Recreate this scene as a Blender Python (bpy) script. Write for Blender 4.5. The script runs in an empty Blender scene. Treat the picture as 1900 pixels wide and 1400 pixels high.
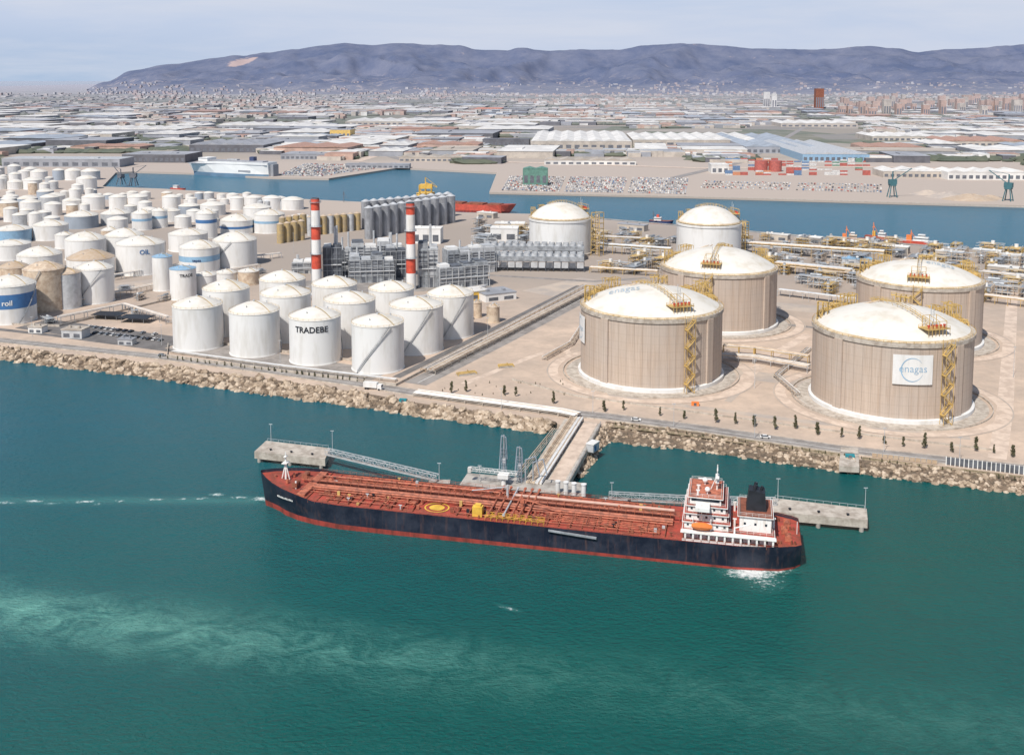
import bpy, math, random
from math import sin, cos, tan, pi, radians, sqrt, atan2, exp
from mathutils import Vector, noise
from mathutils.geometry import tessellate_polygon
RND = random.Random(11)
C = bpy.context.scene.collection
F = 1900.0; PIT = radians(6); H = 155.0; LZ = 3.0
VPP = 150 + F*tan(PIT)
# ------------------------------------------------------------ camera maths
def ray(u, v):
    xc = (u-950)/F; yc = -(v-VPP)/F
    return Vector((xc, cos(PIT)+yc*sin(PIT), -sin(PIT)+yc*cos(PIT)))
def G(u, v, z=LZ):
    d = ray(u, v); t = (z-H)/d.z
    return Vector((0, 0, H)) + d*t
def mpp(u, v, z=LZ):
    d = ray(u, v); return (z-H)/d.z/F
def zat(u, v, y):
    d = ray(u, v); return H + d.z*y/d.y
# ------------------------------------------------------------ mesh builder
class MB:
    def __init__(s): s.v = []; s.f = []; s.m = []
    def add(self, vs, fs, m=0):
        o = len(self.v); self.v += [tuple(p) for p in vs]
        for f in fs: self.f.append(tuple(i+o for i in f)); self.m.append(m)
    def box(s, x0, x1, y0, y1, z0, z1, m=0):
        s.add([(x0,y0,z0),(x1,y0,z0),(x1,y1,z0),(x0,y1,z0),(x0,y0,z1),(x1,y0,z1),(x1,y1,z1),(x0,y1,z1)],
              [(3,2,1,0),(4,5,6,7),(0,1,5,4),(1,2,6,5),(2,3,7,6),(3,0,4,7)], m); return s
    def obox(s, c, sx, sy, sz, a=0, m=0, mt=None):
        ca, sa = cos(a), sin(a); vs = []
        for z in (0, sz):
            for x, y in ((-1,-1),(1,-1),(1,1),(-1,1)):
                X = x*sx/2; Y = y*sy/2
                vs.append((c[0]+X*ca-Y*sa, c[1]+X*sa+Y*ca, c[2]+z))
        s.add(vs, [(3,2,1,0),(0,1,5,4),(1,2,6,5),(2,3,7,6),(3,0,4,7)], m)
        s.add(vs[4:], [(0,1,2,3)], m if mt is None else mt); return s
    def tube(s, p, q, r, n=6, m=0, r2=None):
        p = Vector(p); q = Vector(q); d = (q-p)
        if d.length < 1e-6: return s
        d.normalize(); a = d.orthogonal().normalized() if abs(d.z) > .9 else Vector((0,0,1)).cross(d).normalized()
        b = d.cross(a); r2 = r if r2 is None else r2; vs = []
        for P, rr in ((p, r), (q, r2)):
            for i in range(n):
                t = 2*pi*(i+.5)/n; vs.append(P + a*cos(t)*rr + b*sin(t)*rr)
        s.add(vs, [(i, (i+1) % n, n+(i+1) % n, n+i) for i in range(n)] + [tuple(range(n))[::-1], tuple(range(n, 2*n))], m); return s
    def bar(s, p, q, w, m=0): return s.tube(p, q, w*.7, 4, m)
    def lathe(s, prof, n=32, m=0, c=(0,0,0), ms=None):
        vs = [(c[0]+r*sin(2*pi*i/n), c[1]-r*cos(2*pi*i/n), c[2]+z) for r, z in prof for i in range(n)]
        for k in range(len(prof)-1):
            s.add(vs[k*n:(k+2)*n], [(i, (i+1) % n, n+(i+1) % n, n+i) for i in range(n)], ms[k] if ms else m)
        return s
    def cyl(s, c, r, h, n=12, m=0, mt=None):
        s.lathe([(r,0),(r,h)], n, m, c); vs = [(c[0]+r*sin(2*pi*i/n), c[1]-r*cos(2*pi*i/n), c[2]+h) for i in range(n)]
        s.add(vs, [tuple(range(n))], m if mt is None else mt); return s
    def prism(s, poly, z0, z1, m=0, mt=None):
        n = len(poly); vs = [(p[0],p[1],z0) for p in poly]+[(p[0],p[1],z1) for p in poly]
        ar = sum(poly[i][0]*poly[(i+1)%n][1]-poly[(i+1)%n][0]*poly[i][1] for i in range(n))
        s.add(vs, [(i,(i+1)%n,n+(i+1)%n,n+i) if ar > 0 else (n+i,n+(i+1)%n,(i+1)%n,i) for i in range(n)], m)
        tr = tessellate_polygon([[Vector((p[0],p[1],0)) for p in poly]])
        s.add([(p[0],p[1],z1) for p in poly], [t for t in tr], m if mt is None else mt); return s
    def build(s, name, mats, parent=None, smooth=False, loc=None):
        me = bpy.data.meshes.new(name); me.from_pydata(s.v, [], s.f)
        if not isinstance(mats, (list, tuple)): mats = [mats]
        for x in mats: me.materials.append(x)
        if len(mats) > 1: me.polygons.foreach_set('material_index', s.m)
        me.update()
        if smooth:
            me.polygons.foreach_set('use_smooth', [True]*len(me.polygons)); me.set_sharp_from_angle(angle=radians(32))
        o = bpy.data.objects.new(name, me); C.objects.link(o)
        if parent: o.parent = parent
        if loc is not None: o.location = loc
        return o
def recalc(o):
    import bmesh
    b = bmesh.new(); b.from_mesh(o.data); bmesh.ops.recalc_face_normals(b, faces=b.faces); b.to_mesh(o.data); b.free(); return o
def tag(o, label, cat, group=None, kind=None):
    o['label'] = label; o['category'] = cat
    if group: o['group'] = group
    if kind: o['kind'] = kind
    return o
def thing(name, label, cat, loc=(0,0,0), rz=0, group=None):
    o = bpy.data.objects.new(name, None); C.objects.link(o); o.location = loc; o.rotation_euler = (0,0,rz)
    return tag(o, label, cat, group)
def struct(o): o['kind'] = 'structure'; return o
def dup(root, loc, rz=0, sc=1, label=None, group=None, kids=True):
    r = root.copy(); C.objects.link(r); r.location = loc; r.rotation_euler = (0,0,rz)
    r.scale = (sc,sc,sc) if not isinstance(sc, tuple) else sc
    if label: r['label'] = label
    if group: r['group'] = group
    if kids:
        for ch in list(root.children):
            c = ch.copy(); C.objects.link(c); c.parent = r
            for g in ch.children:
                d = g.copy(); C.objects.link(d); d.parent = c
    return r
def text_geo(s, size, off=0.0):
    cu = bpy.data.curves.new('lettering', 'FONT'); cu.body = s; cu.size = size; cu.align_x = 'CENTER'; cu.offset = off
    cu.resolution_u = 3
    o = bpy.data.objects.new('lettering', cu); C.objects.link(o)
    dg = bpy.context.evaluated_depsgraph_get(); me = bpy.data.meshes.new_from_object(o.evaluated_get(dg))
    vs = [v.co.copy() for v in me.vertices]; fs = [tuple(p.vertices) for p in me.polygons]
    bpy.data.objects.remove(o); bpy.data.meshes.remove(me); bpy.data.curves.remove(cu)
    return vs, fs
# ------------------------------------------------------------ materials
def nn(nt, t, **k):
    n = nt.nodes.new(t)
    for a, b in k.items(): setattr(n, a, b)
    return n
def math_(nt, op, a, b=None, c=None, clamp=False):
    n = nn(nt, 'ShaderNodeMath', operation=op); n.use_clamp = clamp
    for i, x in enumerate((a, b, c)):
        if x is None: continue
        if isinstance(x, (int, float)): n.inputs[i].default_value = x
        else: nt.links.new(x, n.inputs[i])
    return n.outputs[0]
def mixc(nt, fac, a, b, bt='MIX'):
    n = nn(nt, 'ShaderNodeMix', data_type='RGBA', blend_type=bt)
    for i, x in ((0, fac), (6, a), (7, b)):
        if isinstance(x, (int, float)): n.inputs[i].default_value = x
        elif isinstance(x, tuple): n.inputs[i].default_value = (x+(1,))[:4]
        else: nt.links.new(x, n.inputs[i])
    return n.outputs[2]
def noise_(nt, vec, scale, detail=4, rough=.6, dist=0):
    n = nn(nt, 'ShaderNodeTexNoise'); n.inputs['Scale'].default_value = scale; n.inputs['Detail'].default_value = detail
    n.inputs['Roughness'].default_value = rough; n.inputs['Distortion'].default_value = dist
    nt.links.new(vec, n.inputs['Vector']); return n.outputs['Fac']
def ramp(nt, x, a, b, clamp=True):
    n = nn(nt, 'ShaderNodeMapRange'); n.inputs[1].default_value = a; n.inputs[2].default_value = b; n.clamp = clamp
    nt.links.new(x, n.inputs[0]); return n.outputs[0]
def vscale(nt, vec, s):
    n = nn(nt, 'ShaderNodeVectorMath', operation='MULTIPLY'); nt.links.new(vec, n.inputs[0]); n.inputs[1].default_value = s; return n.outputs[0]
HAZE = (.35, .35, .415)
def hazed(nt, pos, col, D=10500):  # aerial haze painted into the base colour, stronger with distance along Y
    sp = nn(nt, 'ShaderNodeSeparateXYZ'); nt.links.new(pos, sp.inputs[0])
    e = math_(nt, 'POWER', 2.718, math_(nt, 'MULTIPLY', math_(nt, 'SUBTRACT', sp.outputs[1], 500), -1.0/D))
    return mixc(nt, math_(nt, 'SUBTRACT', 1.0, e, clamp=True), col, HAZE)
def newmat(name):
    m = bpy.data.materials.new(name); m.use_nodes = True; nt = m.node_tree; b = nt.nodes['Principled BSDF']
    g = nn(nt, 'ShaderNodeNewGeometry'); return m, nt, b, g.outputs['Position']
def mat(name, col, rough=.75, metal=0, var=.14, scale=.25, col2=None, haze=True, bump=0, stretch=(1,1,1), lo=.4, hi=.62):
    m, nt, b, pos = newmat(name)
    p = vscale(nt, pos, stretch) if stretch != (1,1,1) else pos
    f = ramp(nt, noise_(nt, p, scale, 3, .68), lo, hi)
    c1 = tuple(min(1, x*(1+var*.6)) for x in col); c2 = col2 or tuple(x*(1-var) for x in col)
    c = mixc(nt, f, c1, c2)
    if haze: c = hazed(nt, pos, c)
    nt.links.new(c, b.inputs['Base Color']); b.inputs['Roughness'].default_value = rough; b.inputs['Metallic'].default_value = metal
    if bump:
        bn = nn(nt, 'ShaderNodeBump'); bn.inputs['Distance'].default_value = bump
        nt.links.new(noise_(nt, pos, scale*4, 3), bn.inputs['Height']); nt.links.new(bn.outputs[0], b.inputs['Normal'])
    return m
M = {}
M['white'] = mat('white_paint', (.72,.71,.69), .5, var=.07, col2=(.56,.53,.48), scale=.14, stretch=(1,1,.22), lo=.48, hi=.8)
M['roofwhite'] = mat('white_roof_paint', (.68,.645,.585), .6, var=.06, col2=(.55,.49,.39), scale=.10, lo=.48, hi=.8)
M['domeedge'] = mat('ivory_dome_edge', (.60,.50,.36), .7, var=.1, col2=(.44,.33,.21), scale=.3)
M['domeink'] = mat('faded_dome_lettering', (.40,.49,.56), .7, var=.1)
M['cream'] = mat('cream_paint', (.60,.49,.37), .6, col2=(.46,.34,.24))
M['tan'] = mat('tan_metal', (.42,.31,.21), .6, col2=(.5,.4,.3))
M['grey'] = mat('grey_metal', (.34,.36,.38), .5, .2, var=.3)
M['dgrey'] = mat('dark_grey_metal', (.12,.13,.15), .6, .1, var=.3)
M['lgrey'] = mat('light_grey_metal', (.50,.51,.52), .5, .1, var=.15)
M['silo'] = mat('silo_steel', (.33,.34,.36), .45, .3, var=.25, stretch=(1,1,.3))
M['ochre'] = mat('ochre_paint', (.46,.33,.14), .6, col2=(.34,.27,.17))
M['yellow'] = mat('yellow_steel', (.72,.45,.07), .5, var=.2)
M['ysteel'] = mat('dull_yellow_steel', (.56,.38,.13), .55, var=.25)
M['red'] = mat('red_paint', (.60,.08,.04), .5, var=.2)
M['orange'] = mat('orange_paint', (.80,.22,.05), .5, var=.1)
M['blue'] = mat('blue_paint', (.05,.16,.36), .5, var=.1)
M['lblue'] = mat('pale_blue_paint', (.25,.42,.58), .5, var=.1)
M['navy'] = mat('navy_lettering', (.02,.04,.12), .5, var=.05)
M['black'] = mat('black_paint', (.018,.02,.026), .5, var=.3)
M['green'] = mat('green_paint', (.10,.24,.18), .6, var=.2)
M['conc'] = mat('pale_concrete', (.47,.42,.36), .85, var=.15, col2=(.34,.29,.24), scale=.3, bump=.03)
M['conc2'] = mat('weathered_concrete', (.40,.37,.33), .9, var=.2, col2=(.27,.24,.21), scale=.2)
M['asph'] = mat('worn_asphalt', (.28,.255,.235), .9, col2=(.21,.19,.175), scale=.15)
M['asphd'] = mat('dark_asphalt', (.15,.14,.135), .9, var=.2, scale=.15)
M['pink'] = mat('beige_concrete_path', (.60,.48,.385), .9, col2=(.50,.39,.31), scale=.2)
M['stain'] = mat('greyish_hardstanding', (.36,.31,.27), .9, col2=(.50,.41,.33), scale=.06)
M['mark'] = mat('white_marking', (.75,.75,.72), .7, var=.1)
M['olive'] = mat('dry_scrub', (.15,.12,.065), .95, col2=(.36,.28,.19), scale=.35, lo=.42, hi=.58)
M['rock'] = mat('limestone_boulders', (.39,.30,.215), .9, col2=(.20,.145,.10), scale=.35, bump=.1)
M['rock2'] = mat('pale_boulder', (.52,.42,.32), .9, col2=(.34,.26,.185), scale=.4)
M['rockd'] = mat('dark_rock', (.18,.13,.09), .9, col2=(.09,.07,.05), scale=.5)  # darker brown stone, for the bank ground and some of the riprap
M['leaf'] = mat('dusty_leaves', (.085,.09,.045), .9, col2=(.15,.13,.075), scale=1.2)
M['bark'] = mat('bark', (.20,.15,.11), .9)
M['glass'] = mat('dark_window_glass', (.03,.04,.055), .15, var=.1)
M['rust'] = mat('rusty_red_deck', (.40,.065,.042), .7, col2=(.20,.06,.038), scale=.35, haze=False, lo=.36, hi=.66)
M['rust2'] = mat('faded_red_pipe', (.50,.16,.09), .65, col2=(.27,.09,.055), scale=.5, haze=False)
M['rustb'] = mat('brown_fitting', (.25,.085,.05), .7, haze=False, var=.3)
M['boot'] = mat('red_boot_topping', (.36,.055,.04), .6, col2=(.18,.04,.03), scale=.3, stretch=(1,1,.3), haze=False)
M['pinkpipe'] = mat('pale_pink_pipe', (.54,.35,.28), .6, haze=False)
M['shipwhite'] = mat('ship_white_paint', (.74,.73,.70), .45, col2=(.50,.40,.32), scale=.5, stretch=(1,1,.2), lo=.52, hi=.85, haze=False)
M['teal'] = mat('teal_paint', (.02,.22,.26), .6)
M['terra'] = mat('terracotta_roof', (.40,.22,.15), .8, var=.2)
M['brick'] = mat('salmon_facade', (.50,.33,.25), .8, var=.2, scale=.05)
M['beige'] = mat('beige_facade', (.50,.44,.37), .8, var=.2, scale=.05)
M['sand'] = mat('sandy_roof', (.44,.38,.31), .8, var=.2, scale=.02)
M['fwhite'] = mat('far_white_roof', (.74,.72,.68), .8, var=.08, col2=(.58,.56,.53), scale=.03)
M['fgrey'] = mat('far_grey_roof', (.31,.32,.345), .8, var=.2, scale=.03)
M['fblue'] = mat('far_blue_grey_roof', (.31,.355,.41), .8, var=.15, scale=.03)
M['fdark'] = mat('far_dark_wall', (.10,.10,.11), .8, var=.3, scale=.05)
M['trees'] = mat('far_foliage', (.045,.065,.03), .95, col2=(.085,.095,.045), scale=.02)
for c_, k_ in (('red',(.44,.09,.06)),('blue',(.10,.19,.34)),('green',(.12,.26,.18)),('orange',(.55,.22,.10)),('white',(.6,.59,.57))): M['box_'+c_] = mat(c_+'_container_paint', k_, .6, var=.25, scale=.4)
def hullmat():
    m, nt, b, pos = newmat('black_hull_paint')
    p = vscale(nt, pos, (1,1,.10)); f = ramp(nt, noise_(nt, p, .9, 4, .7), .54, .72)
    f2 = ramp(nt, noise_(nt, pos, .12, 4, .7), .4, .7)
    c = mixc(nt, f2, (.010,.013,.028), (.040,.044,.065)); c = mixc(nt, math_(nt,'MULTIPLY',f,.5), c, (.13,.07,.06))
    nt.links.new(c, b.inputs['Base Color']); b.inputs['Roughness'].default_value = .45; return m
M['hull'] = hullmat()
def lngmat():
    m, nt, b, pos = newmat('ribbed_tank_concrete')
    tc = nn(nt, 'ShaderNodeTexCoord'); sp = nn(nt, 'ShaderNodeSeparateXYZ'); nt.links.new(tc.outputs['Object'], sp.inputs[0])
    ang = math_(nt, 'ARCTAN2', sp.outputs[1], sp.outputs[0]); s = math_(nt, 'MULTIPLY', ang, 38)
    cb = nn(nt, 'ShaderNodeCombineXYZ'); nt.links.new(s, cb.inputs[0]); nt.links.new(math_(nt,'MULTIPLY',sp.outputs[2],.03), cb.inputs[1])
    st = ramp(nt, noise_(nt, cb.outputs[0], 1.5, 5, .75), .35, .72)
    big = ramp(nt, noise_(nt, tc.outputs['Object'], .05, 3), .4, .65)
    c = mixc(nt, st, (.56,.455,.37), (.39,.30,.235)); c = mixc(nt, math_(nt,'MULTIPLY',big,.4), c, (.45,.40,.36))
    st2 = ramp(nt, noise_(nt, cb.outputs[0], .35, 3, .6), .52, .75)
    c = mixc(nt, math_(nt,'MULTIPLY',st2,.5), c, (.33,.22,.145))
    fr = math_(nt, 'FRACT', math_(nt, 'MULTIPLY', ang, 56/(2*pi))); ln = math_(nt, 'LESS_THAN', fr, .08)
    c = mixc(nt, math_(nt,'MULTIPLY',ln,.42), c, (.25,.20,.165))
    fz = math_(nt, 'FRACT', math_(nt, 'MULTIPLY', sp.outputs[2], 1/4.0)); lz = math_(nt, 'LESS_THAN', fz, .05)
    c = mixc(nt, math_(nt,'MULTIPLY',lz,.22), c, (.25,.20,.17))
    tp = ramp(nt, sp.outputs[2], 3.5, 0.5); c = mixc(nt, math_(nt,'MULTIPLY',tp,.4), c, (.5,.43,.37))
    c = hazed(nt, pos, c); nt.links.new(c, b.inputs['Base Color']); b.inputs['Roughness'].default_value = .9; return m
M['lng'] = lngmat()
def ell(nt, pos, cx, cy, rx, ry, rot=0):
    mp = nn(nt, 'ShaderNodeMapping', vector_type='TEXTURE'); nt.links.new(pos, mp.inputs[0])
    mp.inputs[1].default_value = (cx,cy,0); mp.inputs[2].default_value = (0,0,rot); mp.inputs[3].default_value = (rx,ry,1e6)
    l = nn(nt, 'ShaderNodeVectorMath', operation='LENGTH'); nt.links.new(mp.outputs[0], l.inputs[0]); return ramp(nt, l.outputs['Value'], 1, 0)
def watermat():
    m, nt, b, pos = newmat('sea_water')
    sp = nn(nt, 'ShaderNodeSeparateXYZ'); nt.links.new(pos, sp.inputs[0]); X, Y = sp.outputs[0], sp.outputs[1]
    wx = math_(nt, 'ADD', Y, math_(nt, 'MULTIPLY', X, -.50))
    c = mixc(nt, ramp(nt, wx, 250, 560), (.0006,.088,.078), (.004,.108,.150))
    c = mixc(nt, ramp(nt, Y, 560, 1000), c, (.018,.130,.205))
    pn = ramp(nt, noise_(nt, vscale(nt, pos, (.5,1,1)), .018, 4, .6, .6), .3, .75)
    near = ramp(nt, Y, 420, 300)
    c = mixc(nt, math_(nt,'MULTIPLY',math_(nt,'MULTIPLY',pn,.3),near), c, (.002,.125,.105))
    d = math_(nt, 'DIVIDE', math_(nt, 'SUBTRACT', Y, math_(nt, 'MULTIPLY_ADD', X, -.205, 256)), 13)
    g = math_(nt, 'POWER', 2.718, math_(nt, 'MULTIPLY', math_(nt,'MULTIPLY',d,d), -1))
    lf = math_(nt, 'MULTIPLY_ADD', ramp(nt, X, 20, -130), .8, .22)
    w = ramp(nt, noise_(nt, vscale(nt, pos, (.7,1,1)), .10, 7, .76, .9), .42, .78)
    band = math_(nt, 'MULTIPLY', math_(nt, 'MULTIPLY', g, lf), math_(nt,'MULTIPLY_ADD',w,.95,.14), clamp=True)
    c = mixc(nt, band, c, (.18,.46,.38))
    fn = noise_(nt, pos, .6, 6, .75)
    tot = None
    def P(u, v): return G(u, v, 0)
    a = P(1395,1066)
    lst = [(a.x, a.y+1, 12, 6, -.1, 1.3), (a.x+3, a.y-4, 10, 10, .3, .6), (P(488,925).x, P(488,925).y, 7, 3.5, 0, 1.05),
           (P(945,1128).x, P(945,1128).y, 6, 1.6, -.5, .6), (P(1440,1060).x, P(1440,1060).y, 10, 3, .1, .8)]
    for u, v, rx, s in ((5,932,7,.8),(62,929,6,.95),(95,934,5,.6),(158,930,7,.85),(178,935,4,.5),(223,929,4,.7),(288,926,5,.8),(340,925,4,.7),(402,917,4,1.0),(372,924,5,.6),(446,922,7,.7)):
        q = P(u, v); lst.append((q.x, q.y, rx, 2.1, .1*sin(u), s))
    for cx, cy, rx, ry, ro, s in lst:
        e = math_(nt, 'MULTIPLY', ell(nt, pos, cx, cy, rx, ry, ro), s); tot = e if tot is None else math_(nt, 'MAXIMUM', tot, e)
    fo = ramp(nt, math_(nt, 'ADD', tot, math_(nt, 'MULTIPLY', math_(nt,'SUBTRACT',fn,.5), 2.6)), .45, 1.0)
    fo = math_(nt, 'MULTIPLY', fo, ramp(nt, tot, .02, .3))
    tr = math_(nt, 'DIVIDE', math_(nt, 'SUBTRACT', Y, P(250,928).y), 3.5); tr = math_(nt, 'POWER', 2.718, math_(nt,'MULTIPLY',math_(nt,'MULTIPLY',tr,tr),-1))
    tr = math_(nt, 'MULTIPLY', math_(nt, 'MULTIPLY', tr, ramp(nt, X, -90, -96)), .28)
    c = mixc(nt, math_(nt, 'MAXIMUM', tr, math_(nt, 'MULTIPLY', ramp(nt, tot, 0, .7), .3)), c, (.10,.34,.31))
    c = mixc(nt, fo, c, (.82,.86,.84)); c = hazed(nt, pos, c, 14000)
    nt.links.new(c, b.inputs['Base Color']); b.inputs['Roughness'].default_value = .2; b.inputs['IOR'].default_value = 1.33; b.inputs['Specular IOR Level'].default_value = .42
    h1 = noise_(nt, vscale(nt, pos, (.75,1.3,1)), .6, 5, .68, .3); h2 = noise_(nt, pos, .05, 2)
    hh = math_(nt, 'ADD', h1, math_(nt, 'MULTIPLY', h2, 1.5))
    bn = nn(nt, 'ShaderNodeBump'); bn.inputs['Strength'].default_value = 1.0; bn.inputs['Distance'].default_value = 1.3
    nt.links.new(hh, bn.inputs['Height']); nt.links.new(bn.outputs[0], b.inputs['Normal']); return m
M['water'] = watermat()
def landmat():
    m, nt, b, pos = newmat('land_surface')
    sp = nn(nt, 'ShaderNodeSeparateXYZ'); nt.links.new(pos, sp.inputs[0]); Y = sp.outputs[1]
    n1 = ramp(nt, noise_(nt, pos, .02, 6, .68), .36, .62); n2 = ramp(nt, noise_(nt, pos, .15, 5, .7), .38, .72)
    near = mixc(nt, n1, (.62,.475,.365), (.44,.35,.28)); near = mixc(nt, math_(nt,'MULTIPLY',n2,.5), near, (.34,.27,.215))
    near = mixc(nt, ramp(nt, Y, 620, 800), near, (.34,.285,.24))
    near = mixc(nt, ramp(nt, Y, 1050, 1200), near, (.44,.365,.305))
    v = nn(nt, 'ShaderNodeTexVoronoi'); v.inputs['Scale'].default_value = .0045; nt.links.new(pos, v.inputs['Vector'])
    cr = nn(nt, 'ShaderNodeValToRGB'); cr.color_ramp.interpolation = 'CONSTANT'; sv = nn(nt, 'ShaderNodeSeparateColor'); nt.links.new(v.outputs['Color'], sv.inputs[0])
    nt.links.new(sv.outputs[0], cr.inputs[0]); e = cr.color_ramp.elements
    cols = [(.08,.11,.045),(.28,.235,.175),(.14,.14,.08),(.34,.30,.25),(.07,.095,.04),(.20,.185,.16)]
    e[0].color = cols[0]+(1,); e[0].position = 0; e[1].color = cols[1]+(1,); e[1].position = .17
    for i in range(2, 6): x = e.new(.17*i); x.color = cols[i]+(1,)
    far = mixc(nt, ramp(nt, noise_(nt, pos, .012, 6, .7), .42, .75), cr.outputs[0], (.26,.23,.185))
    c = mixc(nt, ramp(nt, Y, 1900, 2400), near, far); c = hazed(nt, pos, c)
    nt.links.new(c, b.inputs['Base Color']); b.inputs['Roughness'].default_value = .95; return m
M['land'] = landmat()
def hillmat():
    m, nt, b, pos = newmat('hazy_wooded_hills')
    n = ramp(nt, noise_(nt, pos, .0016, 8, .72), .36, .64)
    c = mixc(nt, n, (.075,.10,.18), (.15,.165,.235))  # blue of the distant air is painted into these slope tones
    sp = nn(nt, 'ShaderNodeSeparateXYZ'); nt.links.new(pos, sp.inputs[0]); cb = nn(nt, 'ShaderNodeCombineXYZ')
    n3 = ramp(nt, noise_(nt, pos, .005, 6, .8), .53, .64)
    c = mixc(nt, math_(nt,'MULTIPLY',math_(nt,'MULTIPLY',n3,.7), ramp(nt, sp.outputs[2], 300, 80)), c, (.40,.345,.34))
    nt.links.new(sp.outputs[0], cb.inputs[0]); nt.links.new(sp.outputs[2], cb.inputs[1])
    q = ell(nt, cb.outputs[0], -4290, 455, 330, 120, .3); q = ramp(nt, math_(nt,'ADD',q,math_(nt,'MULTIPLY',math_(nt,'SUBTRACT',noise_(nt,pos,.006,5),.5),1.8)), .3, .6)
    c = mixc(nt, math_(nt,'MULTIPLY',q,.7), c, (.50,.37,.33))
    c = mixc(nt, math_(nt,'MULTIPLY',ramp(nt, sp.outputs[2], 130, 0),.5), c, (.27,.27,.31))  # pale haze band painted over the foot of the slopes
    nt.links.new(c, b.inputs['Base Color']); b.inputs['Roughness'].default_value = 1; return m
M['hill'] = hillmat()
# ------------------------------------------------------------ SETTING: water, land, hills
mb = MB(); mb.add([(-150000,-3000,0),(150000,-3000,0),(150000,290000,0),(-150000,290000,0)], [(0,1,2,3)])
struct(mb.build('water', M['water']))
SH1 = [(-700,575),(-300,610),(0,643),(250,672),(500,703),(700,733),(760,745),(1030,783)]
SH2 = [(1128,782),(1300,803),(1550,847),(1900,887),(2300,932),(2900,985)]
WL1 = [(-700,598),(-300,636),(0,670),(250,700),(500,737),(700,763),(758,772),(1012,806)]
WL2 = [(1126,824),(1300,842),(1550,878),(1900,921),(2300,968),(2900,1022)]
LOB = [(2900,540),(1900,470),(1540,443),(1200,414),(1000,397),(850,394),(700,376),(540,368),(480,361),(300,350),(190,346)]
UPB = [(215,320),(250,318),(360,321),(500,329),(610,331),(740,311),(922,320),(908,356),(1280,364),(1700,376),(1900,381),(2900,420)]
poly = [G(u,v) for u,v in SH1] + [G(1062,800), G(1100,805)] + [G(u,v) for u,v in SH2+LOB+UPB]
poly += [Vector((30000,9000,3)), Vector((60000,90000,3)), G(262,154.5), G(150,157), G(0,160), G(-500,172), Vector((-9000,3500,3)), Vector((-9000,1500,3))]
mb = MB(); mb.prism([(p.x,p.y) for p in poly], -2, LZ); mb.m = [0]*len(mb.f)
struct(recalc(mb.build('ground', M['land'])))
prof = [(-200,171),(150,170),(200,152),(250,132),(320,119),(400,109),(450,104),(500,99),(550,93),(600,84),(640,81),(690,84),(740,81),(790,83),(850,84),(890,92),(940,94),(960,89),(1010,94),(1080,91),(1140,93),(1190,84),(1230,82),(1280,82),(1330,84),(1390,90),(1440,92),(1500,93),(1550,90),(1610,85),(1650,90),(1700,96),(1760,91),(1810,89),(1860,84),(1910,80),(2000,88),(2200,84),(2600,100),(3200,110)]
def ridge0(u):
    for (a, va), (b2, vb) in zip(prof, prof[1:]):
        if a <= u <= b2:
            f = (u-a)/(b2-a); f = f*f*(3-2*f); return va+(vb-va)*f
    return prof[0][1] if u < prof[0][0] else prof[-1][1]
def ridge(u): return ridge0(u) - (1.8*noise.noise(Vector((u/38.,.5,0))) + 1.0*noise.noise(Vector((u/13.,2.5,0))) if u > 230 else 0)
YM0, YM1 = 11500., 17000.
def hill_z(x, y):
    if y < YM0: return LZ
    u = 950 + x/y*F; s = (y-YM0)/(YM1-YM0); hr = max(0, H+(150-ridge(u))*YM1/F)
    if hr < 8: return -4
    p = Vector((x/1500., y/1200., 3.1)); rg = noise.fractal(p, 1.0, 2.1, 5)*.9
    q2 = 1-abs(noise.fractal(Vector((x/1900.,y/2600.,8)), .95, 2.0, 5))*1.9; q2 = max(0, min(1, q2))
    if s <= 1:
        k = .14+.66*q2+.22*rg; k = max(.08, min(1.0, k)); w = s**4
        return LZ + hr*s**1.15*(k*(1-w)+w*1.0)
    return LZ + hr*max(0, 1-(s-1)*2.2)
mb = MB(); us = [-150+ i*6 for i in range(510)]; ys = [YM0-200+i*80 for i in range(73)] + [YM1+800, YM1+2600]
for y in ys:
    for u in us:
        x = (u-950)/F*y; mb.v.append((x, y, hill_z(x,y)-(7 if y < YM0 else 0)))
nu = len(us)
for j in range(len(ys)-1):
    for i in range(nu-1): mb.f.append((j*nu+i, j*nu+i+1, (j+1)*nu+i+1, (j+1)*nu+i)); mb.m.append(0)
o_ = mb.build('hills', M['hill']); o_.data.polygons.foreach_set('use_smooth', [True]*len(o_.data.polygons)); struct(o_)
def strip(name, pts, w, z, m, st=True, h=0):
    P = [Vector((p[0],p[1],0)) for p in pts]; L = []; Rr = []
    for i, p in enumerate(P):
        d = (P[min(i+1,len(P)-1)]-P[max(i-1,0)]).normalized(); n = Vector((-d.y,d.x,0)); L.append(p+n*w/2); Rr.append(p-n*w/2)
    mb = MB()
    if h == 0:
        vs = [(p.x,p.y,z) for p in Rr+L]; n = len(P); mb.add(vs, [(i,i+1,n+i+1,n+i) for i in range(n-1)])
    else: mb.prism([(p.x,p.y) for p in Rr+L[::-1]], z, z+h)
    o = mb.build(name, m); return struct(o) if st else o
def px(pts, z=LZ): return [G(u,v,z) for u,v in pts]
road = px([(-400,590),(0,631),(300,662),(500,688),(700,717),(760,727),(1040,764),(1120,772),(1300,795),(1550,832),(1900,869),(2500,925)])
strip('verge', px([(1135,787),(1300,806),(1450,829),(1560,846)]), 7, LZ+.004, M['olive'])
strip('verge', px([(1600,850),(1750,868),(1900,886)]), 4, LZ+.004, M['olive'])
strip('road', road, 9, LZ+.008, M['asph'])
strip('kerb', [p+Vector((0,-5.2,0)) for p in road], .5, LZ, M['conc'], h=.5)
strip('kerb', [p+Vector((0,5.2,0)) for p in road], .4, LZ, M['conc'], h=.15)
strip('lane_marking', road, .25, LZ+.014, M['mark'])
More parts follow.
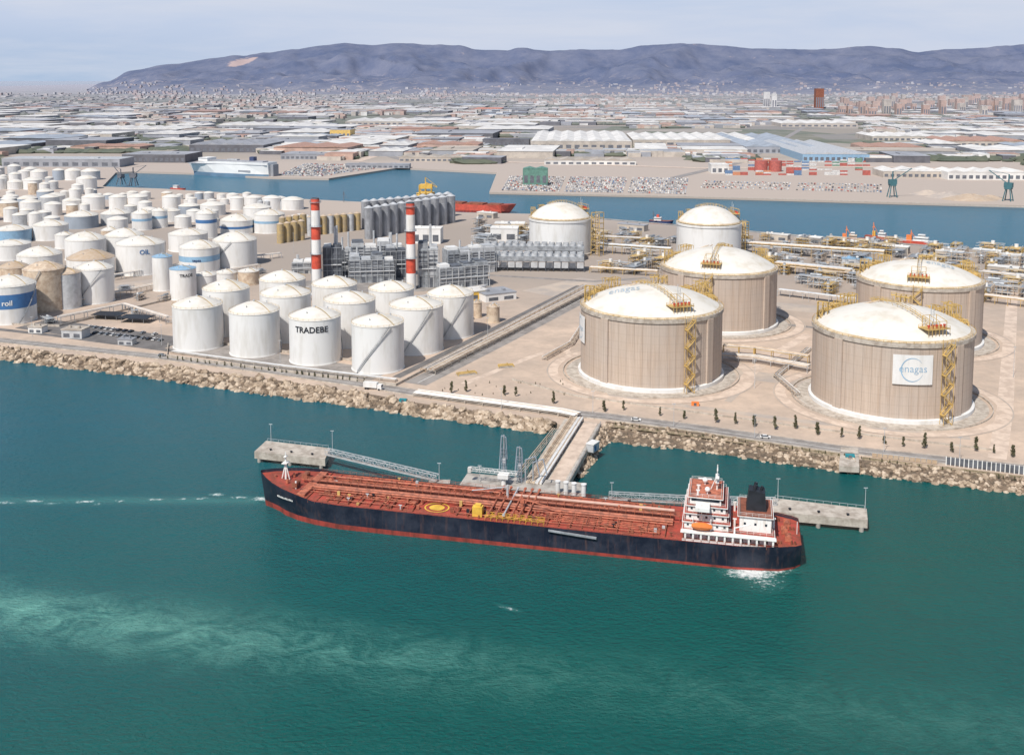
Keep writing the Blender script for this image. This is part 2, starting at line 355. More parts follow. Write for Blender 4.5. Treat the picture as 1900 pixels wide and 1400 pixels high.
strip('road', px([(770,712),(930,632),(1092,548)]), 13, LZ+.012, M['asph'])
strip('lane_marking', px([(775,710),(930,632),(1090,549)]), .3, LZ+.018, M['mark'])
strip('road', px([(735,700),(900,618),(1075,530)]), 5, LZ+.012, M['asphd'])
strip('road', px([(1850,850),(1865,760),(1872,650),(1880,520)]), 7, LZ+.012, M['pink'])
strip('road', px([(330,652),(100,622),(-100,600)]), 5, LZ+.018, M['asphd'])
strip('road', px([(1090,690),(1050,650),(1110,560)]), 4, LZ+.026, M['pink'])
strip('road', px([(860,712),(990,660),(1060,640)]), 4, LZ+.030, M['pink'])
strip('road', px([(1090,690),(1140,735),(1480,780),(1800,812)]), 5, LZ+.02, M['stain'])
strip('road', px([(1345,735),(1395,690),(1440,655),(1500,620)]), 6, LZ+.034, M['pink'])
strip('road', px([(1350,745),(1400,700),(1460,690)]), 3.5, LZ+.038, M['stain'])
strip('road', px([(1100,520),(1250,528)]), 5, LZ+.02, M['stain'])
strip('road', px([(1440,600),(1580,615)]), 5, LZ+.022, M['asph'])
strip('road', px([(900,510),(1100,522),(1200,516)]), 6, LZ+.024, M['asph'])
strip('yard', px([(60,600),(330,638)]), 26, LZ+.004, M['asphd'])
strip('yard', px([(560,535),(900,520)]), 60, LZ+.004, M['asph'])
strip('yard', px([(1000,545),(1110,520)]), 34, LZ+.005, M['stain'])
strip('yard', px([(1360,560),(1700,590)]), 22, LZ+.005, M['stain'])
strip('yard', px([(1350,690),(1500,710)]), 16, LZ+.006, M['stain'])
strip('yard', px([(330,640),(700,700)]), 26, LZ+.003, M['asph'])
strip('yard', px([(0,560),(320,520),(500,470)]), 30, LZ+.003, M['stain'])
strip('quay_edge', px([(908,357),(1280,365),(1700,377),(2300,400)]), 3, LZ, M['conc'], h=.5)
strip('quay_edge', px([(1000,396),(1200,413),(1540,442),(1900,469)]), 3, LZ, M['conc2'], h=.5)
for pts, w in (([(-50,222),(400,212),(900,216),(1400,208),(1950,222)],16),([(660,300),(800,258),(1000,236),(1500,226),(1950,240)],22),([(0,262),(300,256),(620,262),(760,300)],18),([(-50,190),(700,184),(1950,188)],22),([(1250,330),(1380,300),(1500,232)],16),([(920,300),(1300,312),(1640,310),(1950,318)],22),([(600,262),(560,215),(500,180)],20)):
    strip('road', px(pts), w, LZ+.05+.01*w, M['pink' if w == 22 else 'asph'])
# ------------------------------------------------------------ rock banks
def lerp_path(pts, z, n):
    P = [G(u,v,z) for u,v in pts]; L = [0]
    for a, b in zip(P, P[1:]): L.append(L[-1]+(b-a).length)
    out = []
    for i in range(n+1):
        s = L[-1]*i/n; k = max(j for j in range(len(L)) if L[j] <= s+1e-9); k = min(k, len(P)-2)
        out.append(P[k].lerp(P[k+1], (s-L[k])/(L[k+1]-L[k])))
    return out
banks = [(SH1, WL1, 160), (SH2, WL2, 170), ([(1060,868),(1128,782)], [(1080,888),(1128,822)], 20)]
spots = []
for T, Wl, n in banks:
    a = lerp_path(T, LZ+.3, n); b = lerp_path(Wl, -.6, n); mb = MB()
    for i in range(n+1): mb.v += [tuple(a[i]), tuple(a[i].lerp(b[i],.5)+Vector((0,0,.3))), tuple(b[i])]
    for i in range(n):
        for k in (0,1): mb.f.append((3*i+k+1,3*i+k+4,3*i+k+3,3*i+k)); mb.m.append(0)
    struct(mb.build('rock_bank_ground', M['rockd']))
    L = sum((a[i+1]-a[i]).length for i in range(n)); cnt = int(L*4.0)
    for _ in range(cnt):
        s = RND.random()*n; i = min(int(s), n-1); t = RND.random()
        p = a[i].lerp(a[i+1], s-i).lerp(b[i].lerp(b[i+1], s-i), t)
        uu = 950+F*p.x/p.y
        if -60 < uu < 1960: spots.append((p, RND.uniform(.55,1.8)*(1.3 if p.x < 20 else .88)))
def rockgeo(sd):
    r = random.Random(sd); t = (1+5**.5)/2
    vs = [(-1,t,0),(1,t,0),(-1,-t,0),(1,-t,0),(0,-1,t),(0,1,t),(0,-1,-t),(0,1,-t),(t,0,-1),(t,0,1),(-t,0,-1),(-t,0,1)]
    fs = [(0,11,5),(0,5,1),(0,1,7),(0,7,10),(0,10,11),(1,5,9),(5,11,4),(11,10,2),(10,7,6),(7,1,8),(3,9,4),(3,4,2),(3,2,6),(3,6,8),(3,8,9),(4,9,5),(2,4,11),(6,2,10),(8,6,7),(9,8,1)]
    sx, sy, sz = r.uniform(.7,1.2), r.uniform(.6,1.0), r.uniform(.5,.9)
    return [(x*.53*sx*r.uniform(.7,1.3), y*.53*sy*r.uniform(.7,1.3), z*.53*sz*r.uniform(.7,1.3)) for x,y,z in vs], fs
RG = [rockgeo(i) for i in range(14)]
spots.sort(key=lambda q: -(q[1]/q[0].y))
rprot = []
for i in range(8):
    mb = MB(); mb.add(*RG[i]); rprot.append(mb.build('boulder', M['rock2' if i % 2 else 'rock']))
for k, (p, s) in enumerate(spots[:300]):
    o = rprot[k] if k < 8 else rprot[k % 8].copy()
    if k >= 8: C.objects.link(o)
    o.location = p; o.scale = (s*1.15,)*3; o.rotation_euler = (RND.random()*.6, RND.random()*.6, RND.random()*6)
    tag(o, 'pale angular boulder, one of the larger ones of the shore rock bank', 'boulder', 'large boulders on the rock bank')
mb = MB()
for p, s in spots[300:]:
    vs, fs = RG[RND.randrange(14)]; a = RND.random()*6; ca, sa = cos(a)*s, sin(a)*s
    mb.add([(p.x+x*ca-y*sa, p.y+x*sa+y*ca, p.z+z*s+.15) for x,y,z in vs], fs, RND.choice((0,0,1,1,2)))
tag(mb.build('riprap', [M['rock'],M['rock2'],M['rockd']]), 'smaller riprap stones piled along the sea bank', 'rocks', kind='stuff')
# ------------------------------------------------------------ tanks
def orient(p): return -atan2(p.x, p.y)
def tank_fit(cx, yb, a):
    p = G(cx, yb); s = mpp(cx, yb); D = sqrt(p.x**2+p.y**2); R0 = a*s*p.y/D; R = R0/(1-R0/D)
    d = Vector((p.x,p.y,0)).normalized(); return p, s, R, p+d*R
def tank(cx, yb, a, yrf, apex, label, wall='white', roof='roofwhite', group=None, stair=None, band=None, txt=None, n=40, rail=True):
    p, s, R, c = tank_fit(cx, yb, a); h = max(2, (yb-yrf)*s)
    rise = max(R*.08, zat(cx, apex, c.y)-LZ-h); rise = min(rise, R*.35)
    t = thing('storage_tank', label, 'storage tank', (c.x,c.y,LZ), orient(c), group)
    MB().lathe([(R+.35,0),(R+.35,.5),(R,.5),(R,h)], n).build('shell', M[wall], t, True)
    rf = MB().lathe([(R+.18,h-.25),(R+.18,h),(R*.75,h+rise*.42),(R*.4,h+rise*.84),(R*.12,h+rise),(.01,h+rise*1.02)], n).build('roof', M[roof], t, True)
    if rail:
        mb = MB(); k = max(16, int(R*2))
        for z in (.55, 1.1):
            mb.lathe([(R+.05,h+z-.05),(R+.05,h+z+.05)], n)
        for i in range(k):
            x, y = R*sin(2*pi*i/k), -R*cos(2*pi*i/k); mb.bar((x,y,h), (x,y,h+1.1), .08)
        mb.build('railing', M['ysteel' if wall == 'white' and n == 40 else 'lgrey'], rf)
        mb = MB().cyl((0,0,h+rise), .7, .9, 10).cyl((R*.5,R*.2,h+rise*.7), .35, 1.0, 8).cyl((-R*.3,-R*.5,h+rise*.65), .3, .9, 8); mb.build('vent', M['lgrey'], rf)
        mb = MB()
        for k in range(8): r0, r1 = R*(1-k/8), R*(1-(k+1)/8); zz = lambda r: h+rise*(1-(r/R)**2*.95)+.5; mb.bar((r0*.6,-r0*.8,zz(r0)),(r1*.6,-r1*.8,zz(r1)),.22)
        mb.build('roof_walkway', M['ysteel'], rf)
    if stair is not None:
        mb = MB(); a0 = radians(stair[0]); da = radians(stair[1]); N = 26
        for i in range(N):
            t0, t1 = a0+da*i/N, a0+da*(i+1)/N; z0, z1 = h*i/N, h*(i+1)/N; r = R+.7
            mb.bar((r*sin(t0),-r*cos(t0),z0+.2), (r*sin(t1),-r*cos(t1),z1+.2), .32); mb.bar((r*sin(t0),-r*cos(t0),z0+1.2), (r*sin(t1),-r*cos(t1),z1+1.2), .1)
            mb.bar((r*sin(t0),-r*cos(t0),z0+.2), (r*sin(t0),-r*cos(t0),z0+1.2), .08)
        mb.build('stair', M['grey'], t)
    if band:
        MB().lathe([(R+.06,h*band[0]),(R+.06,h*band[1])], n).build('painted_band', M[band[2]], t, True)
    if txt:
        s_, size, a0, z, col = txt; vs, fs = text_geo(s_, size, size*.02); mb = MB(); rr = R+.22
        mb.add([(rr*sin(radians(a0)+v.x/rr), -rr*cos(radians(a0)+v.x/rr), z*h+v.y) for v in vs], fs); mb.build('lettering', M[col], t)
    return t, R, h
ords = ['leftmost', 'second from left', 'third from left', 'rightmost']
tr = [(369,652,47,572,550),(474,664,47,583,559),(586,679,48,594,570),(702,695,48.5,606,583),
      (422,625,44,540,519),(532,637,47,551,529),(650,647,48,563,541),(773,660,50,574,551),
      (526,602,43,523,502),(622,612,42,533,512),(727,620,42,541,521),(836,630,43,551,529)]
for i, q in enumerate(tr):
    row = ['front', 'middle', 'back'][i//4]
    lab = 'white tank with TRADEBE written in black on its shell' if i == 2 else f'white cone-roofed tank, {ords[i%4]} in the {row} row of the twelve white tanks'
    tank(*q, lab, stair={3:(-50,75), 7:(-30,60), 11:(-20,60), 0:(60,60)}.get(i, (80,60)), txt=('TRADEBE',4.5,-9,.74,'black') if i == 2 else None)
left = [
 (22,603,49,532,506,'white tank with roil lettering on a blue band at the left edge','white','roofwhite',(15,60),(.42,.80,'blue'),('roil',4.6,-8,.52,'mark')),
 (85,580,40,502,480,'beige tank with rounded roof behind the blue banded tank','cream','cream',(-70,60),None,None),
 (127,574,26,508,497,'narrow grey tank left of the white tank with stair','lgrey','cream',None,None,None),
 (178,565,36,501,483,'white tank with diagonal stair beside the beige tanks','white','roofwhite',(-60,80),None,None),
 (170,522,45,483,460,'wide brown roofed tank behind the white stair tank','white','tan',None,None,None),
 (28,540,30,498,482,'brown roofed tank at far left behind the blue banded tank','cream','tan',None,None,None),
 (262,512,46,456,438,'wide white tank with OIL lettering near its top','white','roofwhite',(40,60),None,('OIL',5.0,10,.72,'blue')),
 (371,507,38,462,445,'white tank with small blue logo panel behind the small slim tanks','white','roofwhite',None,(.45,.68,'lblue'),('tepsa',3.2,-8,.48,'navy')),
 (437,497,41,449,430,'white domed tank right of the blue logo tank','white','roofwhite',(-70,60),None,None),
 (303,541,19,477,471,'slim white flat topped tank beside the wide OIL tank','white','lblue',None,None,None),
 (341,558,25,500,493,'slim white tank with TRADE lettering in black','white','lblue',None,None,('TRADE',3.0,15,.76,'black')),
 (382,549,21,512,504,'short white tank behind the TRADE lettered tank','white','roofwhite',None,None,None),
 (462,530,20,505,498,'short cream tank at the left foot of the striped chimney','cream','roofwhite',None,None,None),
 (420,530,20,508,500,'short white tank behind the back row','white','roofwhite',None,None,None),
 (75,510,43,476,453,'broad white tank with low dome left of the brown roofed tank','white','roofwhite',None,None,None),
 (160,485,39,447,428,'broad white tank directly behind the brown roofed tank','white','roofwhite',None,None,None),
 (20,484,40,456,445,'broad white tank at left edge of the second row','white','roofwhite',None,None,None),
 (232,475,37,440,422,'white domed tank behind the wide OIL tank','white','roofwhite',None,None,None),
 (350,468,37,437,424,'white low domed tank behind the blue logo tank','white','roofwhite',None,None,None),
 (384,443,20,397,384,'tall white tank with blue stripe behind the low domed tanks','white','roofwhite',None,(.62,.76,'blue'),None),
 (440,436,31,411,396,'wide white tank with blue stripe near the ochre silos','white','roofwhite',None,(.42,.60,'blue'),None),
 (500,434,29,400,388,'white tank left of the ochre silos','white','roofwhite',None,(.55,.68,'lblue'),None),
 (264,428,19,397,388,'small white tank with blue stripe, left of a matching narrower one','white','roofwhite',None,(.55,.7,'lblue'),None),
 (297,423,15,392,384,'small narrow tank with blue stripe, right of its wider match','white','roofwhite',None,(.55,.7,'lblue'),None),
 (25,452,36,428,417,'blue grey shelled tank at left edge','lblue','roofwhite',None,None,None),
 (95,447,34,420,408,'white tank with pale roof in third row at far left','white','roofwhite',None,None,None),
 (152,425,32,402,391,'blue grey shelled tank in the middle of the left tank farm','fblue','roofwhite',None,None,None),
 (215,418,28,398,388,'pale grey shelled tank right of the blue grey tank','lgrey','roofwhite',None,None,None),
 (120,462,18,437,430,'small white tank squeezed between two broad white tanks','white','roofwhite',None,None,None),
 (205,452,17,428,421,'small cream tank behind the broad white tanks','cream','roofwhite',None,None,None),
 (395,425,12,408,402,'tiny white tank next to the tall blue striped tank','white','roofwhite',None,None,None),
 (915,600,12,570,563,'small beige tank right of the twelve white tanks','cream','cream',None,None,None),
 (885,590,9,562,556,'slim cream tank beside the small beige tank','cream','cream',None,None,None)]
for q in left:
    tank(*q[:5], q[5], q[6], q[7], stair=q[8], band=q[9], txt=q[10], n=36)
taken = [(q[0], q[1]-q[2]*.25, q[2]) for q in left]
v = 435.
while v > 322:
    sc = (v-150)/250.; u = -40 + RND.random()*20
    umax = 560 if v > 395 else 545 if v > 378 else 470 if v > 362 else 180
    while u < umax:
        lowr = v < 385 and u > 170
        a = RND.uniform(7, 13)*sc if lowr else RND.uniform(9, 25)*sc
        if all(abs(u-q[0]) > (a+q[2])*.93 or abs(v-a*.2-q[1]) > (a+q[2])*.22 for q in taken) and RND.random() < .93:
            hh = (RND.uniform(9, 15) if lowr else RND.uniform(16, 26))*sc; w = RND.choice(['white']*7+['cream','fblue','lgrey'])
            cl = {'white':'white','cream':'cream','fblue':'blue grey','lgrey':'light grey'}[w]
            tank(u, v, a, v-hh, v-hh-a*.36, f'small {cl} tank among the crowded distant rows of the left tank farm', w, 'roofwhite',
                 group=f'small {cl} tanks in the distant rows', n=20, rail=False); taken.append((u, v-a*.25, a))
        u += a*2.0 + RND.uniform(0, 6)
    v -= 9*sc+1.5
def wall_line(pts, label, h=1.3, w=.35, m='conc'):
    o = strip('bund_wall', px(pts), w, LZ, M[m], st=False, h=h); tag(o, label, 'wall')
wall_line([(312,640),(310,662),(735,716),(895,632)], 'low concrete bund wall around the twelve white tanks')
wall_line([(-60,600),(110,606),(300,560),(470,520)], 'low concrete bund wall in front of the beige tanks')
wall_line([(330,628),(700,676),(880,592)], 'inner low wall between the rows of the twelve white tanks')
wall_line([(950,705),(1065,735),(1500,795),(1840,836)], 'long low boundary wall in front of the concrete gas tanks', .9)
# ------------------------------------------------------------ LNG tanks
def lng(cx, yb, a, yrf, apex, sdeg, label, plain=False, sign=None, dometxt=None):
    p, s, R, c = tank_fit(cx, yb, a); h = (yb-yrf)*s
    top = zat(cx, apex, c.y+R*.1)-LZ; rise = max(R*.16, top-h)
    t = thing('gas_storage_tank', label, 'gas tank', (c.x,c.y,LZ), orient(c)); n = 112
    rho = (R*R+rise*rise)/(2*rise)
    def zd(r): return h + sqrt(max(0, rho*rho-r*r)) - (rho-rise)
    mw = M['white'] if plain else M['lng']
    MB().lathe([(R,0),(R,h-1.6)], n).build('wall', mw, t, True)
    MB().lathe([(R+1.3,0),(R+1.3,1.8),(R+.7,2.1),(R+.02,2.1)], n).build('base_ring', M['white' if not plain else 'conc'], t, True)
    MB().lathe([(R+.02,h-1.6),(R+.6,h-1.5),(R+.6,h+.3),(R-.9,h+.3)], n).build('rim', M['white' if plain else 'conc'], t, True)
    dm = MB().lathe([((R-.6)*k/28, zd((R-.6)*k/28)+.05) for k in range(28,0,-1)]+[(.01,zd(0)+.05)], 80, ms=[1]+[0]*27).build('dome', [M['roofwhite'],M['domeedge']], t, True)
    mb = MB()
    for z in (.7,1.4): mb.lathe([(R+.4,h+z-.06),(R+.4,h+z+.06)], 72)
    for i in range(72): x, y = (R+.4)*sin(2*pi*i/72), -(R+.4)*cos(2*pi*i/72); mb.bar((x,y,h+.3),(x,y,h+1.4),.12)
    mb.build('rim_railing', M['ysteel'], t)
    if not plain:
        for i in range(4):
            th = radians(45+90*i+7); x, y = (R+.3)*sin(th), -(R+.3)*cos(th); MB().obox((x,y,2), 4.5, 1.2, h-3.5, th, 0).build('buttress', M['lng'], t)
    th = radians(sdeg); e = Vector((sin(th),-cos(th),0)); tn = Vector((cos(th),sin(th),0)); b0 = e*(R+1.6); mb = MB(); wd = 2.3; dp = 2.4
    for i in (-1,1):
        for j in (0,1): q = b0+tn*wd*i+e*dp*j; mb.bar(q, q+Vector((0,0,h+2.5)), .18)
    nf = 8
    for k in range(nf):
        z0, z1 = h*k/nf, h*(k+1)/nf; sg = 1 if k % 2 else -1
        for j in (0,1): mb.bar(b0+e*dp*j-tn*wd*sg+Vector((0,0,z0)), b0+e*dp*j+tn*wd*sg+Vector((0,0,z1)), .38)
        for j in (0,1): mb.bar(b0+e*dp*j-tn*wd*sg+Vector((0,0,z0+1.2)), b0+e*dp*j+tn*wd*sg+Vector((0,0,z1+1.2)), .14)
        q = b0+e*dp/2+tn*wd*sg*.9; mb.obox((q.x,q.y,z1), 1.4, dp, .2, th)
    mb.build('stair_tower', M['ysteel'], t)
    zp = zd(R*.80); mb = MB(); q = e*(R*.80); mb.obox((q.x,q.y,zp+1.6), 12, 7, .3, th)
    for i in range(-3,4):
        for j in (-1,1): w = q+tn*i*1.9+e*j*3.4; mb.bar((w.x,w.y,zp-1),(w.x,w.y,zp+3.0),.16)
    for j in (-1,1):
        for zz in (2.3,3.0): mb.bar(q+tn*-5.8+e*j*3.4+Vector((0,0,zp+zz)), q+tn*5.8+e*j*3.4+Vector((0,0,zp+zz)), .12)
    for i in (-2,0,2):
        A_ = q+tn*i*1.9-e*3.4; B_ = q+tn*i*1.9+e*3.4; mb.bar(A_+Vector((0,0,zp)), A_+Vector((0,0,zp+7)), .22); mb.bar(B_+Vector((0,0,zp-1)), B_+Vector((0,0,zp+5.4)), .22); mb.bar(A_+Vector((0,0,zp+7)), B_+Vector((0,0,zp+5.4)), .2)
    for j, zz in ((-1,7),(1,5.4)): mb.bar(q+tn*-3.8+e*j*3.4+Vector((0,0,zp+zz)), q+tn*3.8+e*j*3.4+Vector((0,0,zp+zz)), .2)
    pl = mb.build('roof_platform', M['ysteel'], t)
    for i in range(5):
        w = q+tn*(i-2)*2.1+e*1.5; mb = MB(); mb.cyl((w.x,w.y,zp+1.9), .45, 1.0, 8).obox((w.x,w.y,zp+2.9), .9, .9, .7, th); mb.build('relief_valve', M['red'], pl)
    mb = MB(); w = q-e*2.5; mb.tube((w.x,w.y,zp), (w.x,w.y,zp+12), .16)
    mb.tube((w.x+1.2,w.y,zp), (w.x+1.2,w.y,zp+10), .16); [mb.bar((w.x,w.y,zp+k),(w.x+1.2,w.y,zp+k+1),.12) for k in range(1,9)]; mb.build('mast', M['lgrey'], pl)
    mb = MB(); N = 12
    for k in range(N):
        r0, r1 = R*.7*(1-k/N)-R*.45*(k/N), R*.7*(1-(k+1)/N)-R*.45*((k+1)/N)
        A = e*r0+Vector((0,0,zd(abs(r0))+1.5)); B = e*r1+Vector((0,0,zd(abs(r1))+1.5))
        mb.bar(A-tn, A+tn, .14)
        for o in (-1.0,1.0): mb.bar(A+tn*o, B+tn*o, .2); mb.bar(A+tn*o+Vector((0,0,1)), B+tn*o+Vector((0,0,1)), .1); mb.bar(A+tn*o+Vector((0,0,1)), A+tn*o-Vector((0,0,1.6)), .12)
    mb.build('catwalk', M['ysteel'], t)
    rr_ = random.Random(int(cx)); mb = MB(); N = 44
    for k in range(N):
        A0, A1 = radians(100+(k/N)*180), radians(100+((k+1)/N)*180); r = R*.95
        x, y, x2, y2 = r*sin(A0), -r*cos(A0), r*sin(A1), -r*cos(A1)
        hh = 3.2 + ({0:0,1:5.0,2:1.6}[(k//4) % 3]) + rr_.uniform(0,1.2)
        for ff in (1,.93,.86): mb.bar((x*ff,y*ff,zd(r*ff)),(x*ff,y*ff,h+hh),.28)
        mb.bar((x,y,h+hh),(x*.86,y*.86,h+hh),.26); mb.bar((x,y,h+1.6),(x*.86,y*.86,h+1.6),.22)
        for ff, zz, r3 in ((1,2.0,.34),(.95,2.5,.3),(.90,2.2,.34),(.87,1.9,.28),(.97,3.6,.22)): mb.tube((x*ff,y*ff,h+zz),(x2*ff,y2*ff,h+zz),r3,6)
        if hh > 5: mb.bar((x,y,h+hh),(x2,y2,h+hh),.26); mb.bar((x*.86,y*.86,h+hh),(x2*.86,y2*.86,h+hh),.26); mb.bar((x,y,h+1),(x2,y2,h+hh),.2); mb.tube((x*.93,y*.93,h+hh-.8),(x2*.93,y2*.93,h+hh-.8),.3,6)
        if rr_.random() < .3: mb.obox((x*.93,y*.93,h+2.6), 1.8, 1.6, rr_.uniform(1,2.4), A0)
    mb.build('roof_pipework', M['ysteel'], t)
    for k in range(7): al = radians(130+k*20); x, y = R*.92*sin(al), -R*.92*cos(al); MB().tube((x,y,h+2),(x*.25,y*.25,zd(R*.25)+1),.28,6).build('radial_pipe', M['cream'], t)
    if not plain:
        a3 = radians(sdeg+150)
        for k in range(4): al = a3+k*.03; x, y = (R+1.2)*sin(al), -(R+1.2)*cos(al); MB().tube((x,y,0),(x,y,h+2),.35,6).build('riser_pipe', M['cream'], t)
    if sign:
        a0, a1, z0, z1 = sign; rr = R+.75; mb = MB(); K = 14
        for k in range(K+1):
            al = radians(a0+(a1-a0)*k/K); x, y = rr*sin(al), -rr*cos(al); mb.v += [(x,y,z0),(x,y,z1)]
        for k in range(K): mb.f.append((2*k,2*k+2,2*k+3,2*k+1)); mb.m.append(0)
        sg = mb.build('sign_panel', M['white'], t)
        ac = radians((a0+a1)/2); rr += .12; wsz = radians(a1-a0)*R; zc = (z0+z1)/2
        vs, fs = text_geo('enagas', wsz*.275, -.05); mb = MB()
        mb.add([(rr*sin(ac+v.x/rr), -rr*cos(ac+v.x/rr), zc-1.0+v.y) for v in vs], fs); mb.build('lettering', M['lblue'], sg)
        mb = MB(); K = 44; ro = (z1-z0)*.40
        for k in range(K+1):
            al = radians(35+ 305*k/K); tk = .012+.075*sin(pi*k/K)
            for r_ in (ro*(1-tk), ro*1.0): xx = r_*cos(al)*.92-.4; mb.v.append(((rr-.03)*sin(ac+xx/rr), -(rr-.03)*cos(ac+xx/rr), zc+r_*sin(al)))
        for k in range(K): mb.f.append((2*k,2*k+1,2*k+3,2*k+2)); mb.m.append(0)
        mb.build('logo_swoosh', M['lblue'], sg)
    if dometxt:
        x0, y0 = dometxt; vs, fs = text_geo('enagas', R*.17, -.03); mb = MB()
        mb.add([(x0+v.x, y0+v.y*2, zd(sqrt((x0+v.x)**2+(y0+v.y*2)**2))+.25) for v in vs], fs); mb.build('dome_lettering', M['domeink'], dm)
    return t, R, c
LN = [lng(1206,728,130,592,528,29,'concrete gas tank with white dome, nearest the jetty', sign=(-86,-64,18,32), dometxt=(-14,-8)),
      lng(1648,783,149,634,562,38,'large concrete gas tank carrying the square enagas sign', sign=(1.5,28.5,18,31.5)),
      lng(1331,621,107,511,457,-9,'concrete gas tank standing behind the one nearest the jetty'),
      lng(1700,654,118,534,482,-1,'concrete gas tank behind the tank with the square sign', dometxt=(11,-6)),
      lng(1039,479,57,411,375,110,'white domed gas tank near the basin, left of the matching white one', plain=True),
      lng(1314,482,60,420,381,100,'white domed gas tank near the basin, behind the concrete tanks', plain=True)]
def ring(c, r, w, m, z):
    mb = MB(); mb.lathe([(r,0),(r+w,0)], 96); mb.f = [f[::-1] for f in mb.f]; o = mb.build('ring_road', m, loc=(c.x,c.y,z)); struct(o)
for i, (t, R, c) in enumerate(LN[:4]):
    ring(c, R+1.5, 6, M['conc'], LZ+.044+.004*i); ring(c, R+12, 5, M['pink'], LZ+.064+.004*i); ring(c, R+17.3, .6, M['stain'], LZ+.084+.004*i)
    mb = MB(); mb.lathe([(R+9,0),(R+9,.7),(R+9.4,.7),(R+9.4,0)], 96)
    tag(mb.build('containment_kerb', M['conc'], loc=(c.x,c.y,LZ)), ['low round kerb circling the gas tank nearest the jetty','low round kerb circling the tank with the square sign','low round kerb circling the rear left concrete tank','low round kerb circling the rear right concrete tank'][i], 'kerb')
# ------------------------------------------------------------ chimneys
for cx, yb, yt, lab in ((588,528,368,'red and white banded chimney left of its twin'),(763,536,376,'red and white banded chimney right of its twin')):
    p = G(cx, yb); s = mpp(cx, yb); h = (yb-yt)*s; t = thing('chimney', lab, 'chimney', p)
    pr = []; bnds = [0,.19,.36,.53,.68,.87,1]; r0, r1 = 9.2*s, 7.8*s
    for k, b_ in enumerate(bnds): pr.append((r0+(r1-r0)*b_, h*b_))
    MB().lathe(pr, 24, ms=[0,1,0,1,0,1]).build('shaft', [M['white'],M['red']], t, True)
    MB().lathe([(r1*.9,h-1),(r1*.9,h+.8),(r1*.7,h+.8),(r1*.7,h-1)], 24).build('flue', M['dgrey'], t, True)
    for b_ in (.36,.68,.96):
        mb = MB(); r = r0+(r1-r0)*b_; mb.lathe([(r,h*b_),(r+1.2,h*b_),(r+1.2,h*b_+.25),(r,h*b_+.25)], 20); mb.lathe([(r+1.15,h*b_+1.1),(r+1.15,h*b_+1.25)], 20)
        for i in range(14): x, y = (r+1.15)*sin(i*pi/7), -(r+1.15)*cos(i*pi/7); mb.bar((x,y,h*b_),(x,y,h*b_+1.2),.1)
        mb.build('ring_platform', M['grey'], t)
    mb = MB(); mb.bar((-r0-.3,0,0),(-r1-.3,0,h),.3); mb.build('ladder', M['grey'], t)
# ------------------------------------------------------------ industrial pieces
def steel(mb, x0, x1, y0, y1, z0, z1, nx, ny, nz, w, m=0, diag=True):
    xs = [x0+(x1-x0)*i/nx for i in range(nx+1)]; ys = [y0+(y1-y0)*i/ny for i in range(ny+1)]; zs = [z0+(z1-z0)*i/nz for i in range(nz+1)]
    for x in xs:
        for y in ys: mb.bar((x,y,z0),(x,y,z1),w,m)
    for z in zs[1:]:
        for y in ys: mb.bar((x0,y,z),(x1,y,z),w*.8,m)
        for x in xs: mb.bar((x,y0,z),(x,y1,z),w*.8,m)
    if diag:
        for k in range(nz):
            for i in range(nx):
                if (i+k) % 2: mb.bar((xs[i],y0,zs[k]),(xs[i+1],y0,zs[k+1]),w*.6,m)
def unit(kind, label, sd):
    r = random.Random(sd); t = thing('process_unit', label, 'process unit', (0,0,-50)); fm = {'y':'ysteel','g':'grey','t':'cream','w':'lgrey'}[kind]
    mb = MB(); L, Wd, Hh = r.uniform(14,22), r.uniform(7,11), r.uniform(6,11); nz = 2 if Hh < 9 else 3
    steel(mb, -L/2,L/2,-Wd/2,Wd/2,0,Hh,4,1,nz,.3); mb.build('steel_frame', M[fm], t)
    for k in range(nz):
        MB().box(-L/2*.9,L/2*r.uniform(.3,.95),-Wd/2*.8,Wd/2*.8,Hh*(k+1)/nz+.1,Hh*(k+1)/nz+.25).build('deck', M['grey' if kind != 'y' else 'ysteel'], t)
    for k in range(3):
        mb = MB(); x = r.uniform(-L/2*.7,L/2*.7)
        if r.random() < .5: mb.cyl((x,0,0), r.uniform(.9,1.7), Hh*r.uniform(.8,1.35), 12)
        else: y = r.uniform(-2,2); z = Hh*r.choice((.33,.66,1.0))+1.3; mb.tube((x-4,y,z),(x+4,y,z),1.2,10)
        mb.build('vessel', M[r.choice(('white','lgrey','cream','grey'))], t, True)
    mb = MB()
    for k in range(9):
        y = -Wd/2+Wd*k/8; z = Hh*r.choice((.33,.5,.66,1))+.4; mb.tube((-L/2-r.uniform(0,5),y,z),(L/2+r.uniform(0,5),y,z),.22,6)
        x = r.uniform(-L/2,L/2); mb.tube((x,y,0),(x,y,z),.2,6)
    mb.build('piping', M['lgrey'], t); return t
KINDS = 'ygtwygt'; UL = {'y':'yellow steel process frame with vessels in the pipe area behind the gas tanks','g':'grey steel process frame with vessels in the pipe area behind the gas tanks','t':'cream steel process frame with vessels in the pipe area behind the gas tanks','w':'light grey process frame with vessels in the pipe area behind the gas tanks'}
UN = [unit(k, UL[k], i+1) for i, k in enumerate(KINDS)]; nused = [0]*7
def put_unit(k, p, rz, sc, lb=None):
    lb = lb or UL[KINDS[k]]
    if nused[k] == 0: UN[k].location = p; UN[k].rotation_euler = (0,0,rz); UN[k].scale = (sc,)*3; UN[k]['group'] = lb; UN[k]['label'] = lb
    else: dup(UN[k], p, rz, sc, lb, lb)
    nused[k] += 1
avoid = [(c.x,c.y,R+10) for t,R,c in LN]
AX = atan2((G(1900,470)-G(1000,396)).y, (G(1900,470)-G(1000,396)).x)
placed = []
